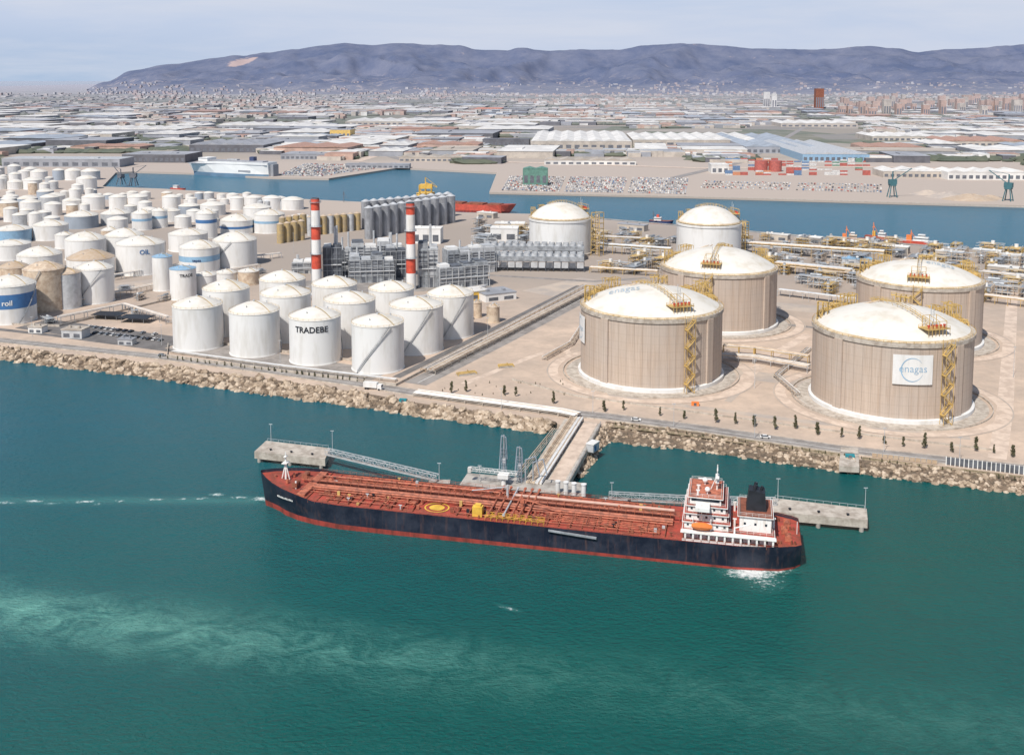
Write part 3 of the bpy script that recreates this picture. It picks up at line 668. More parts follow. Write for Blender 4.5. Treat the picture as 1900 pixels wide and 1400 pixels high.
def free(p, r):
    return all((p.x-a)**2+(p.y-b)**2 > (c_+r)**2 for a,b,c_ in avoid) and all((p.x-a)**2+(p.y-b)**2 > (r*1.25)**2 for a,b in placed)
tries = 0; put = 0
while put < 160 and tries < 9000:
    tries += 1; u = RND.uniform(880,1910); vmin = 412+(u-900)*.055; v = RND.uniform(vmin+4, 512 if u < 1500 else 560)
    if u < 1120 and v > 470: continue
    p = G(u, v)
    if not free(p, 8.5): continue
    placed.append((p.x,p.y)); put_unit(RND.choice((0,2,2,0,4,4,6,3,1,5)), p, AX+RND.choice((0,pi/2)), RND.uniform(.6,1.05)); put += 1
for k, (u, v) in enumerate(((235,540),(260,556),(90,598),(400,560),(305,558),(500,556),(560,545),(480,508),(250,585),(330,600))):
    put_unit((5,6,1,3,2)[k % 5], G(u,v), .3+k, .5, 'small process frame with pipes standing between the left farm tanks')
def rack(pts, label, wd=6, h=6, npipe=5, fm='ysteel', pm='lgrey', lv=1, group=None, z=LZ):
    P = [Vector((p[0],p[1],z)) for p in pts]; t = thing('pipe_rack', label, 'pipe rack', P[0], 0, group); o = P[0]; mb = MB()
    off = []
    for i, p in enumerate(P):
        d = (P[min(i+1,len(P)-1)]-P[max(i-1,0)]).normalized(); off.append(Vector((-d.y,d.x,0)))
    for i in range(len(P)-1):
        L = (P[i+1]-P[i]).length; n = max(1, int(L/8))
        for k in range(n+1):
            q = P[i].lerp(P[i+1], k/n)-o; a = q+off[i]*wd/2; b = q-off[i]*wd/2
            mb.bar(a,a+Vector((0,0,h)),.3); mb.bar(b,b+Vector((0,0,h)),.3)
            for l in range(lv): mb.bar(a+Vector((0,0,h-l*2)),b+Vector((0,0,h-l*2)),.3)
        for sg in (-1,1): mb.bar(P[i]-o+off[i]*wd/2*sg+Vector((0,0,h)),P[i+1]-o+off[i+1]*wd/2*sg+Vector((0,0,h)),.25)
    mb.build('steel_frame', M[fm], t)
    for l in range(lv):
        for k in range(npipe):
            f = (k+.5)/npipe-.5; mb = MB(); rr = RND.uniform(.18,.45)*wd/6
            for i in range(len(P)-1): mb.tube(P[i]-o+off[i]*wd*f+Vector((0,0,h+.5-l*2)), P[i+1]-o+off[i+1]*wd*f+Vector((0,0,h+.5-l*2)), rr, 8)
            mb.build('pipe', M[RND.choice((pm,pm,'white','cream'))], t, True)
    return t
rack(px([(1105,468),(1245,478)]), 'elevated pipe rack between the two white gas tanks', 8, 8, 6, lv=2)
rack(px([(1105,452),(1240,458)]), 'thin pipe rack nearer the basin between the white gas tanks', 6, 7, 5)
rack(px([(1440,505),(1580,520)]), 'yellow pipe rack between the two rear concrete tanks', 9, 8, 7, lv=2)
rack(px([(1380,468),(1640,486)]), 'long yellow pipe rack behind the rear concrete tanks', 9, 9, 7, lv=2)
rack(px([(1445,548),(1590,566)]), 'low pipe rack in the gap between the rear concrete tanks', 6, 4, 6, 'lgrey')
rack(px([(1340,668),(1400,672),(1500,690)]), 'grey pipe rack between the two front concrete tanks', 6, 3, 6, 'lgrey')
rack(px([(1342,655),(1400,660),(1500,676)]), 'second grey pipe rack just behind the one between front tanks', 4, 4.5, 5, 'ysteel')
rack(px([(1822,520),(1910,530)]), 'pipe rack at the right edge behind the rear concrete tank', 8, 7, 6)
rack(px([(1825,560),(1920,572)]), 'pipe rack at the right edge, nearer than its neighbour', 7, 5, 6)
rack(px([(1095,505),(1220,512)]), 'low yellow pipe rack left of the rear left concrete tank', 6, 4, 6)
rack(px([(1010,668),(1060,640),(1085,600)]), 'small low pipe run left of the tank nearest the jetty', 3, 1.5, 4, 'conc', 'cream')
rack(px([(1480,735),(1440,700),(1500,650)]), 'small low pipe run left of the tank with the square sign', 3, 1.4, 4, 'conc', 'lgrey')
rack(px([(800,694),(945,620),(1098,540)]), 'long low pipe rack beside the diagonal road', 5, 2.2, 7, 'conc', 'cream')
rack(px([(785,690),(930,615),(1085,532)]), 'second low pipe rack beside the diagonal road', 3, 1.6, 4, 'tan', 'lgrey')
rack(px([(772,733),(900,750),(1040,769),(1072,776)]), 'low bundle of pale pipes along the coast road', 6, 1.6, 8, 'conc', 'white')
rack(px([(545,552),(700,575),(900,540)]), 'pipe rack running behind the back row of white tanks', 5, 4, 5, 'grey')
rack(px([(0,592),(180,560),(330,528),(480,500)]), 'brown pipe rack crossing the left tank farm', 5, 4, 5, 'tan', 'cream')
rack(px([(320,655),(520,682),(735,708)]), 'low pipe run in front of the front row of white tanks', 2.5, 1.0, 4, 'conc', 'lgrey')
rack(px([(110,600),(230,575),(310,600)]), 'grey pipe rack behind the dark carports', 4, 4, 5, 'grey')
rack(px([(210,520),(330,500),(520,478)]), 'pale pipe rack behind the slim lettered tank', 4, 4, 5, 'lgrey')
def ymanifold(u, v, L, a, lab):
    t = thing('valve_manifold', lab, 'pipes', G(u,v), a)
    for k in range(3): mb = MB(); y = k*1.6; mb.tube((-L/2,y,1.2),(L/2,y,1.2),.22,8).tube((-L/2,y,1.2),(-L/2,y,0),.22,8).tube((L/2,y,1.2),(L/2,y,0),.22,8).tube((L*.1,y,1.2),(L*.1,y,2.0),.24,8); mb.build('pipe', M['ysteel'], t, True)
    MB().box(-L/2-.5,L/2+.5,-1,4.4,0,.15).build('plinth', M['conc'], t)
ymanifold(940,682,8,.2,'small yellow valve manifold on the bare ground left of the gas tanks'); ymanifold(868,696,10,.4,'longer yellow valve manifold beside the coast road corner')
for u, v0, lab in ((1108,474,'tall yellow lattice tower right of the left white gas tank'),(1378,455,'tall yellow lattice tower beside the right white gas tank')):
    p = G(u, v0); t = thing('lattice_tower', lab, 'tower', p, AX); mb = MB(); steel(mb,-4,4,-4,4,0,38 if u < 1200 else 22,1,1,8,.5); mb.build('lattice', M['ysteel'], t)
    mb = MB(); mb.tube((0,0,0),(0,0,36 if u < 1200 else 21),.8,8); mb.build('riser_pipe', M['cream'], t)
def plant(u, v, L, Wd, Hh, a, label, m='grey', fr='dgrey', n=5):
    p = G(u, v); t = thing('plant_block', label, 'industrial building', p, a); r = random.Random(int(u*3+v))
    nb = max(2, n//2)
    for k in range(nb):
        x0, x1 = -L/2+L*k/nb, -L/2+L*(k+1)/nb-.3; z1 = Hh*r.uniform(.72,.98)
        MB().box(x0,x1,-Wd/2,Wd/2,0,z1).build('casing', M[r.choice((m,m,'lgrey','grey','dgrey' if m == 'dgrey' else 'grey'))], t)
        mb = MB(); mb.box(x0+.6,x1-.6,-Wd*.3,Wd*.3,z1+.005,z1+r.uniform(.8,2.2)); mb.build('roof_duct', M[r.choice(('lgrey','white','dgrey'))], t)
        mb = MB()
        for j in range(4): mb.box(x0+.6,x1-.6,-Wd/2-.22,-Wd/2-.02,z1*(.45+.11*j),z1*(.50+.11*j))
        mb.build('louvre', M['dgrey'], t)
        MB().box(x0+1,x0+1+(x1-x0)*.3,-Wd/2-.12,-Wd/2-.02,0,z1*.25).build('door', M['dgrey'], t)
    mb = MB(); steel(mb,-L/2-.5,L/2+.5,-Wd/2-1.4,-Wd/2-.6,0,Hh*.8,n,1,3,.22,diag=False); mb.build('steel_frame', M[fr], t)
    mb = MB(); mb.tube((-L/2,-Wd/2-1,Hh*.4),(L/2,-Wd/2-1,Hh*.4),.5,8)
    mb.build('duct', M['lgrey'], t, True)
    for k in range(2): x = r.uniform(-L/2.5,L/2.5); MB().tube((x,0,Hh*.7),(x,0,Hh*r.uniform(1.15,1.35)),.8,10).build('vent_stack', M['lgrey'], t, True)
    return t
plant(618,520,14,12,33,.1,'dark boiler block beside the left chimney','dgrey','grey',4)
plant(640,508,12,10,25,.1,'lower dark block right of the left boiler block','dgrey','grey',4)
plant(690,520,34,18,22,.15,'grey louvred plant block between the two chimneys','grey','lgrey',8)
plant(700,495,42,14,23,.15,'rear grey plant block between the two chimneys','lgrey','grey',8)
plant(795,530,15,12,35,.1,'dark boiler block beside the right chimney','dgrey','grey',4)
plant(855,530,38,16,20,.4,'grey louvred plant block right of the right chimney','grey','lgrey',8)
plant(870,505,40,14,21,.4,'rear pale plant block right of the right chimney','lgrey','grey',8)
plant(565,505,18,12,11,.1,'low white electrical block left of the left chimney','white','lgrey',4)
plant(735,512,16,12,26,.15,'dark grey tall block left of the right chimney','dgrey','lgrey',4)
def cooler(u, v, L, Wd, Hh, a, label):
    p = G(u, v); t = thing('air_cooler', label, 'cooler', p, a); n = 14
    MB().box(-L/2,L/2,-Wd/2,Wd/2,Hh*.55,Hh*.8).build('fan_deck', M['grey'], t)
    mb = MB(); steel(mb,-L/2,L/2,-Wd/2,Wd/2,0,Hh*.55,n,1,2,.35); mb.build('steel_frame', M['dgrey'], t)
    for k in range(n):
        x = -L/2+L*(k+.5)/n
        for y in (-Wd/4,Wd/4): MB().lathe([(2.6,Hh*.8),(2.4,Hh*.95),(2.1,Hh*.95),(2.1,Hh*.8)],16,c=(x,y,0)).build('fan_ring', M['lgrey'], t, True)
        MB().box(x-L/n*.42,x+L/n*.42,-Wd/2-.2,-Wd/2-.02,Hh*.2,Hh*.5).build('panel', M['lgrey' if k % 3 else 'dgrey'], t)
cooler(985,500,86,16,15,-.07,'long rank of grey air coolers left of the white gas tank'); cooler(990,480,86,14,15,-.07,'rear long rank of grey air coolers')
def bld(u, v, L, Wd, Hh, a, label, wall='white', roof='fwhite', kind='flat', name='warehouse', cat='warehouse', group=None, bays=1):
    p = G(u, v); t = thing(name, label, cat, p, a, group); mb = MB(); mb.box(-L/2,L/2,0,Wd,0,Hh); mb.build('wall', M[wall], t); mb = MB()
    if kind == 'flat': mb.box(-L/2-.3,L/2+.3,-.3,Wd+.3,Hh+.01,Hh+.6); mb.box(-L*.3,-L*.2,Wd*.4,Wd*.5,Hh+.6,Hh+2); mb.box(L*.2,L*.28,Wd*.3,Wd*.45,Hh+.6,Hh+2)
    else:
        for k in range(bays):
            x0, x1 = -L/2+L*k/bays, -L/2+L*(k+1)/bays; xm = (x0+x1)/2; r = (x1-x0)*.14
            mb.add([(x0,-.4,Hh),(xm,-.4,Hh+r),(x1,-.4,Hh),(x0,Wd+.4,Hh),(xm,Wd+.4,Hh+r),(x1,Wd+.4,Hh)], [(0,1,4,3),(1,2,5,4),(0,2,1),(3,4,5)])
    mb.build('roof', M[roof], t); n = min(12, max(2, int(L/9)))
    for k in range(n): x = -L/2+L*(k+.5)/n; MB().box(x-L/n*.3,x+L/n*.3,-.12,-.01,Hh*.15,Hh*.6).build('window', M['dgrey'], t)
    return t
bld(935,448,26,20,12,-.07,'white plant building left of the white gas tank','white','fwhite',name='plant_building',cat='building')
bld(945,432,30,16,9,-.07,'low cream plant building behind the white plant building','cream','fwhite',name='plant_building',cat='building')
bld(790,452,28,16,14,-.1,'white boxy building behind the right chimney','white','fwhite',name='plant_building',cat='building')
bld(930,558,24,20,5,.5,'low white building with green awning by the diagonal road','white','fgrey',name='site_building',cat='building')
bld(890,556,14,14,6,.5,'low yellow building next to the white site building','yellow','fwhite',name='site_building',cat='building')
bld(133,628,13,9,5,-.15,'small grey office block beside the coast road at left','lgrey','conc',name='site_office',cat='building')
bld(65,618,9,6,3.5,-.15,'tiny white hut left of the small grey office block','white','conc',name='site_hut',cat='building')
bld(232,640,9,5,3,-.15,'tiny grey hut beside the coast road below the carports','lgrey','fgrey',name='site_hut',cat='building')
bld(1590,492,24,10,5,-.2,'small blue roofed hut behind the rear concrete tanks','lgrey','lblue',name='site_building',cat='building')
bld(1170,428,30,10,6,AX,'low beige quay building between the white gas tanks','beige','fgrey',name='quay_building',cat='building')
for i, (u, v) in enumerate(((1440,447),(1500,452),(1590,462),(1660,470),(1760,480),(1830,478),(1880,487),(1860,510),(1015,420),(1075,422),(900,405))):
    bld(u, v, 22, 9, 6, AX, 'small pale building on the quay side pipe area', 'beige', 'fwhite', name='quay_building', cat='building', group='small pale quay buildings')
for i, u0 in enumerate((190,240)):
    p = G(u0+5, 594+i*6); t = thing('carport', ['dark flat carport roof over parked cars, left one','dark flat carport roof over parked cars, right one'][i], 'carport', p, -.17); mb = MB()
    mb.box(-10,10,0,11,3,3.3); mb.build('canopy', M['black'], t)
    for x in (-7.5,0,7.5):
        for y in (.5,10.5): MB().bar((x,y,0),(x,y,3),.2).build('post', M['grey'], t)
def silo(u, yb, a, ytop, wall, label, group, roof=None):
    p = G(u, yb); s = mpp(u, yb); R = a*s; h = (yb-ytop)*s; t = thing('grain_silo', label, 'silo', (p.x,p.y+R,LZ), 0, group)
    mb = MB(); mb.lathe([(R,0),(R,h*.25),(R*1.02,h*.26),(R,h*.27),(R,h*.5),(R*1.02,h*.51),(R,h*.52),(R,h*.75),(R*1.02,h*.76),(R,h*.77),(R,h)], 18).build('shell', M[wall], t, True)
    MB().lathe([(R*1.04,h),(R*.2,h+R*.45),(.01,h+R*.45)], 18).build('roof', M[roof or wall], t, True)
for k in range(11):
    silo(684+k*15.2, 444-k*3.0, 8.6, 386-k*2.2, 'silo', 'tall grey steel silo in the front line by the basin', 'tall grey silos, front line', 'lgrey')
for k in range(11):
    silo(678+k*15.2, 425-k*2.2, 8.4, 374-k*1.4, 'silo', 'tall grey steel silo in the rear line by the basin', 'tall grey silos, rear line', 'lgrey')
for k in range(4): silo(519+k*13, 452-k*2, 6.4, 416-k*2, 'ochre', 'short ochre silo in the left cluster, front line', 'ochre silos, left cluster front', 'tan')
for k in range(4): silo(523+k*13, 440-k*2, 6.2, 404-k*2, 'ochre', 'short ochre silo in the left cluster, rear line', 'ochre silos, left cluster rear', 'tan')
for k in range(8): silo(575+k*12.5, 438-k*1.5, 6.2, 403-k*1, 'ochre' if k % 3 else 'lgrey', f"short {'ochre' if k % 3 else 'grey'} silo in the row leading to the tall grey silos", 'silos, middle row', 'tan')
for k in range(5): silo(482+k*13, 392-k*1, 5.5, 374, 'lgrey', 'short grey silo near the basin behind the ochre silos', 'short grey silos by the basin', 'lgrey')
p = G(790,392); t = thing('ship_loader', 'yellow ship loader towering behind the grey silos', 'crane', p); mb = MB()
steel(mb,-7,7,-4,4,0,31,2,1,4,.9); mb.build('tower', M['yellow'], t); MB().box(-6,8,-5,5,27,32).build('machinery_house', M['yellow'], t)
MB().bar((0,0,34),(13,4,28),1.0).bar((0,0,40),(13,4,29),.4).bar((0,0,31),(0,0,40),.9).build('boom', M['yellow'], t)
# ------------------------------------------------------------ trees
def make_tree(sd, hh, wd, label):
    r = random.Random(sd); t = thing('roadside_tree', label, 'tree', (0,0,0)); mb = MB(); mb.tube((0,0,0),(r.uniform(-.2,.2),0,hh*.6),.12,6,r2=.06)
    for k in range(5): a = r.random()*6; mb.tube((0,0,hh*(.2+.08*k)),(cos(a)*wd*.4,sin(a)*wd*.4,hh*(.4+.09*k)),.05,4,r2=.03)
    mb.build('trunk', M['bark'], t); mb = MB()
    for _ in range(26):
        f = r.uniform(.16,1); w = wd*(1.15-.75*f)*r.uniform(.5,1.1); a_ = r.random()*6.28; c = (cos(a_)*w*.6,sin(a_)*w*.6,hh*f*.96)
        for _ in range(18):
            q = Vector(c)+Vector((r.gauss(0,.45),r.gauss(0,.45),r.gauss(0,.5)))*wd*.36; n = Vector((r.uniform(-1,1),r.uniform(-1,1),r.uniform(-1,1))).normalized(); a = n.orthogonal().normalized()*r.uniform(.12,.24); b = n.cross(a)
            mb.add([q-a-b, q+a-b*.6, q+a*.7+b, q-a*.8+b*.9], [(0,1,2,3)])
    mb.build('crown', M['leaf'], t); return t
TP = [make_tree(1,5.6,1.25,'a'),make_tree(2,6.2,1.1,'b'),make_tree(3,4.6,1.4,'c')]; TU = [0,0,0]
tl = [(838,728),(868,727),(930,734),(960,737),(1023,747),(1123,762),(1155,762),(1227,772),(1270,778),(1329,786),(1365,786),(1400,790),(1443,797),(1475,797),(1516,806),(1557,812),(1595,814),(1640,822),(1680,828),(1717,832),(1765,838),(1805,838),(1845,842),(1885,846)]
for i, (u, v) in enumerate(tl):
    k = i % 3; lb = 'slim dusty green tree beside the coast road in front of the gas tanks'; p = G(u+RND.uniform(-6,6), v+RND.uniform(-2,2))
    if TU[k] == 0: TP[k].location = p; TP[k]['label'] = lb; TP[k]['group'] = 'slim trees in front of the gas tanks'
    else: dup(TP[k], p, RND.random()*6, RND.uniform(.6,1.15), lb, 'slim trees in front of the gas tanks')
    TU[k] += 1
for i in range(30):
    u = 300+i*13+RND.uniform(-4,4); v = 664+(u-300)*.118
    dup(TP[2], G(u, v)-Vector((0,0,.2)), RND.random()*6, RND.uniform(.36,.52), 'small round bush along the coast road below the white tanks', 'bushes along the coast road')
for i in range(46):
    u = 1140+i*16.5+RND.uniform(-5,5); v = 787+(u-1140)*.139
    dup(TP[2], G(u, v)-Vector((0,0,.2)), RND.random()*6, RND.uniform(.2,.36), 'small scrubby bush on the verge above the right rock bank', 'bushes on the right verge')
for i in range(28):
    u = 800+RND.random()*260; v = 735-(u-800)*.05+RND.uniform(-22,12)
    dup(TP[2], G(u, v)-Vector((0,0,.2)), RND.random()*6, RND.uniform(.12,.28), 'tiny scrub bush on the bare ground left of the gas tanks', 'scrub on the bare ground')
# ------------------------------------------------------------ vehicles
def make_car(m, label, truck=False):
    t = thing('parked_car' if not truck else 'truck', label, 'car' if not truck else 'truck', (0,0,-60)); mb = MB()
    if not truck:
        mb.add([(x,y,z) for z in (.35,.85) for x,y in ((-2.2,-.88),(2.2,-.85),(2.2,.85),(-2.2,.88))], [(3,2,1,0),(4,5,6,7),(0,1,5,4),(1,2,6,5),(2,3,7,6),(3,0,4,7)])
        mb.box(-1.2,.7,-.62,.62,1.36,1.42); mb.build('body', M[m], t)
        mb = MB(); mb.add([(-1.8,-.8,.86),(1.3,-.8,.86),(1.3,.8,.86),(-1.8,.8,.86),(-1.2,-.62,1.36),(.7,-.62,1.36),(.7,.62,1.36),(-1.2,.62,1.36)], [(0,1,5,4),(1,2,6,5),(2,3,7,6),(3,0,4,7)]); mb.build('windows', M['glass'], t); xs = (-1.35,1.35); r = .34; w = .9
    else:
        mb.box(-5,2.2,-1.25,1.25,1.1,3.7); mb.build('cargo_box', M[m], t); MB().box(2.5,4.6,-1.2,1.2,.6,2.9).box(4.6,4.7,-1.1,1.1,.6,1.7).build('cab', M['white'], t); MB().box(4.6,4.66,-1.05,1.05,1.8,2.6).build('windscreen', M['glass'], t); xs = (-3.8,-2.6,3.4); r = .5; w = 1.25
    for x in xs:
        for y in (-w,w): MB().tube((x,y-.12,r),(x,y+.12,r),r,10).build('wheel', M['black'], t)
    return t
CT = [(make_car('white','white car'),'white'),(make_car('grey','grey car'),'grey'),(make_car('black','black car'),'black')]; cu_ = [0]*3
def put_car(k, p, a, lab, grp):
    if cu_[k] == 0: CT[k][0].location = p; CT[k][0].rotation_euler = (0,0,a); CT[k][0]['label'] = lab; CT[k][0]['group'] = grp
    else: dup(CT[k][0], p, a, 1, lab, grp)
    cu_[k] += 1
for i in range(26):
    row = i//13; u = 166+(i % 13)*11; v = [607,617][row]+(i % 13)*1.25; k = RND.choice((0,1,2,2,2,1)); c = CT[k][1]
    if RND.random() < .8 or i < 6: put_car(k, G(u,v), 1.3, f'{c} car parked in the small lot near the dark carports', f'{c} cars in the carport lot')
for u, v in ((1000,758),(300,660),(1420,812),(1180,780)): put_car(0 if u != 300 else 1, G(u,v), -.15, f"{'white' if u != 300 else 'grey'} car driving on the coast road", f"{'white' if u != 300 else 'grey'} cars on the coast road")
TK = make_car('white','white box truck driving on the coast road below the white tanks', True); TK.location = G(693,722); TK.rotation_euler = (0,0,-.28)
for u, v, m_, lb in ((1290,752,'orange','orange site container beside the tank nearest the jetty'),(1577,850,'teal','teal cabinet on the shore near the ramp'),(748,746,'teal','teal cabinet on the rock bank edge')):
    t = thing('site_container', lb, 'container', G(u,v), -.2); MB().box(-1.8,1.8,-.9,.9,.1,1.7).build('body', M[m_], t); MB().box(-.6,.6,-.96,-.91,.2,1.5).build('door', M['dgrey'], t)
a_, b_ = G(1755,862), G(1960,888); d = b_-a_; t = thing('screen_fence', 'dark panelled fence with white posts on the right shore', 'fence', a_, atan2(d.y,d.x)); n = 24; L = d.length
for k in range(n): MB().box(L*k/n+.25,L*(k+1)/n-.1,-.1,.1,.3,3.2).build('panel', M['dgrey'], t); MB().box(L*k/n-.1,L*k/n+.22,-.3,.3,0,3.4).build('post', M['mark'], t)
a_, b_ = G(1618,848), G(1740,862); d = b_-a_; t = thing('screen_fence', 'low brown fence left of the dark panelled fence', 'fence', a_, atan2(d.y,d.x)); L = d.length
for k in range(12): MB().box(L*k/12,L*(k+1)/12-.3,-.1,.1,.2,1.8).build('panel', M['tan'], t)
mb = MB(); mb.prism([tuple(G(u,v,0)[:2]) for u,v in ((1556,880),(1594,882),(1592,846),(1560,844))], 1.2, 3.5); tag(recalc(mb.build('slipway', M['conc'])), 'pale concrete ramp cutting through the rock bank', 'ramp')
# ------------------------------------------------------------ jetty
JZ = 5.0
def quad(pts, z0, z1, name, m, parent=None):
    mb = MB(); mb.prism([tuple(G(u,v,z1)[:2]) for u,v in pts], z0, z1); return recalc(mb.build(name, m, parent))
jt = thing('jetty', 'concrete jetty running from the shore to the tanker berth', 'jetty', (0,0,0))
quad([(1048,776),(1116,786),(1046,912),(966,902)], 2.8, JZ, 'deck', M['conc'], jt)
for f in (0.2,.38,.56,.74,.92):
    for (u0,v0,u1,v1) in ((1054,785,972,900),(1109,792,1040,908)):
        q = G(u0+(u1-u0)*f, v0+(v1-v0)*f, JZ); MB().cyl((q.x,q.y,-3), 1.1, 5.8, 10).build('pile', M['conc2'], jt)
A, B = G(1096,784,JZ), G(1024,906,JZ)
mb = MB(); d = (B-A).normalized(); n_ = Vector((-d.y,d.x,0))
for o in (-4.5,4.5):
    for zz in (.6,1.1): mb.bar(A+n_*o+Vector((0,0,zz)), B+n_*o+Vector((0,0,zz)), .1)
    for k in range(30): q = A.lerp(B,k/29)+n_*o; mb.bar(q,q+Vector((0,0,1.1)),.1)
mb.build('railing', M['lgrey'], jt)
strip('jetty_road', [A,B], 6, JZ+.01, M['pink'])
rack([G(1070,780,JZ),G(990,903,JZ)], 'pipe bundle laid along the jetty deck', 6.0, 1.1, 9, 'conc2', 'cream', z=JZ)
rack([G(1030,802,3),G(962,888,3)], 'narrow pipe trestle left of the jetty', 2.5, 3, 3, 'conc2', 'cream', z=1.5)
SA = radians(167.5); bx_ = Vector((cos(SA),sin(SA),0)); by_ = Vector((-sin(SA),cos(SA),0))
SH = Vector((1.8,343.7,-1.0)) + by_*1.9
q = G(966,901,6); t = thing('berth_platform', 'loading platform behind the tanker amidships', 'platform', (q.x,q.y+2,0), SA)
MB().box(-24,22,-6,6,3.4,6).build('deck', M['conc2'], t)
for x in (-20,-10,0,10,19):
    for y in (-4.5,4.5): MB().cyl((x,y,-3), 1.0, 6.4, 10).build('pile', M['conc2'], t)
for i, (u, v) in enumerate(((1035,914),(1050,916),(1065,918),(1083,920))):
    q = G(u, v, 6); tt = thing('bollard_column', ['white round column at the jetty head, leftmost of four','white round column at the jetty head, second from left','white round column at the jetty head, third from left','white round column at the jetty head, rightmost of four'][i], 'column', (q.x,q.y,6)); MB().cyl((0,0,-9),.85,13.2,14).build('shaft', M['white'], tt, True); MB().cyl((0,0,4.21),1.0,.4,14).build('cap', M['white'], tt, True)
for i, (u, vt, vb, lab) in enumerate(((935,800,895,'tall folded loading arm at the jetty head, left and taller'),(964,823,895,'folded loading arm at the jetty head, right and shorter'))):
    q = G(u, vb, 6); h = (vb-vt)*q.y/F; t = thing('loading_arm', lab, 'loading arm', q, SA); mb = MB(); steel(mb,-.8,.8,-.8,.8,0,h*.72,1,1,9,.13); mb.build('riser_tower', M['fblue'], t)
    MB().tube((0,0,0),(0,0,h),.3,8).build('riser', M['grey'], t); MB().tube((.9,0,h*.98),(1.6,.5,h*.3),.22,8).tube((-.8,0,h*.95),(-1.2,0,h*.5),.2,8).tube((-.8,0,h*.95),(.9,0,h*.98),.2,8).build('arm', M['fblue'], t); MB().box(-.7,.4,-.5,.5,h*.42,h*.52).build('counterweight', M['lgrey'], t)
for i in range(2):
    q = G(975+i*14, 896, 6); t = thing('loading_arm', ['short bent loading arm right of the tall pair','shortest bent loading arm next to the jetty road'][i], 'loading arm', q, SA); MB().tube((0,0,0),(0,0,9-i),.3,8).build('riser', M['grey'], t); MB().tube((0,0,9-i),(-4,1,11-i),.22,8).tube((-4,1,11-i),(-5.5,1,4),.22,8).build('arm', M['fblue'], t)
q = G(915,897,6); t = thing('gangway_crane', 'white boom gangway reaching from the jetty head over the tanker', 'gangway', q, SA)
MB().cyl((-4,0,0),.9,4,10).box(-6,-2,-1.5,1.5,2.6,4.2).build('tower', M['white'], t); mb = MB()
for y in (-.8,.8):
    for z in (4.2,5.2): mb.bar((-9,y,z),(9,y,z+.4),.16)
for k in range(11): mb.bar((-9+k*1.7,-.8,4.2+k*.03),(-8.1+k*1.7,-.8,5.3),.1); mb.bar((-9+k*1.7,-.8,4.25),(-9+k*1.7,.8,4.25),.12)
mb.build('boom', M['white'], t); MB().box(8.4,9.6,-.8,.8,3.8,5.6).build('cabin', M['white'], t)
q = G(1100,835,JZ-1); t = thing('pump_cabin', 'white and blue cabin on the rocky wedge beside the jetty', 'cabin', q, 1.0); MB().box(-2.6,2.6,-1.6,1.6,0,3.2).build('wall', M['lgrey'], t); MB().box(-2.8,2.8,-1.8,1.8,3.21,3.5).build('roof', M['white'], t); MB().box(-1.6,0,-1.66,-1.61,.3,2.5).build('door', M['blue'], t)
def dolphin(pts, lab):
    t = thing('mooring_dolphin', lab, 'mooring platform', (0,0,0)); quad(pts, 1.6, 4.6, 'deck', M['conc'], t)
    cs = [G(u,v,4.6) for u,v in pts]; c = sum(cs, Vector())/4
    for i in range(4):
        for f in (0,.5): q = cs[i].lerp(cs[(i+1)%4],f).lerp(c,.12); MB().cyl((q.x,q.y,-3),.8,4.55,8).build('pile', M['conc2'], t)
    for f in (.2,.5,.8):
        q = cs[3].lerp(cs[2],f).lerp(cs[0].lerp(cs[1],f),.22); MB().cyl((q.x,q.y,4.6),.35,.5,8).cyl((q.x,q.y,5.1),.55,.2,8).build('mooring_bollard', M['black'], t)
    mb = MB(); a, b = cs[0].lerp(c,.05), cs[1].lerp(c,.05)
    for k in range(12): q = a.lerp(b,k/11); mb.bar(q,q+Vector((0,0,1.1)),.08)
    mb.bar(a+Vector((0,0,1.1)),b+Vector((0,0,1.1)),.09); mb.build('railing', M['lgrey'], t)
dolphin([(494,817),(613,831),(603,851),(472,837)], 'concrete mooring platform off the bow of the tanker')
dolphin([(1434,923),(1608,943),(1610,964),(1429,948)], 'concrete mooring platform off the stern of the tanker')
def walkway(p, q, lab, wd=1.8, hh=2.2):
    t = thing('footbridge', lab, 'footbridge', p); d = q-p; n = max(6, int(d.length/2.6)); nv = Vector((-d.y,d.x,0)).normalized()*wd/2; up = Vector((0,0,hh)); mb = MB()
    for s in (-1,1):
        mb.bar(nv*s, d+nv*s, .26); mb.bar(nv*s+up, d+nv*s+up, .26)
        for k in range(n+1): a = d*k/n; mb.bar(a+nv*s,a+nv*s+up,.15)
        for k in range(n): mb.bar(d*(k/n)+nv*s+(up if k % 2 else Vector()), d*((k+1)/n)+nv*s+(Vector() if k % 2 else up), .15)
    mb.build('truss', M['lgrey'], t); mb = MB(); mb.add([nv,d+nv,d-nv,-nv],[(3,2,1,0)]); mb.build('walkway_deck', M['conc2'], t)
walkway(G(606,842,4.8), G(812,891,5.5), 'steel truss footbridge from the bow platform to the berth')
walkway(G(1130,924,5.5), G(1300,933,5.2), 'steel truss footbridge behind the aft part of the tanker')
walkway(G(1300,933,5.2), G(1440,935,4.8), 'steel truss footbridge reaching the stern mooring platform')
for (u, v, lb) in ((1134,928,'small platform where the aft footbridge starts'),(815,894,'small platform where the bow footbridge ends')):
    q = G(u,v,5.2); t = thing('mooring_dolphin', lb, 'mooring platform', (q.x,q.y,0)); MB().box(-4,4,-3,3,3,5).build('deck', M['conc2'], t); MB().cyl((0,0,-3),1.2,5.95,8).build('pile', M['conc2'], t)
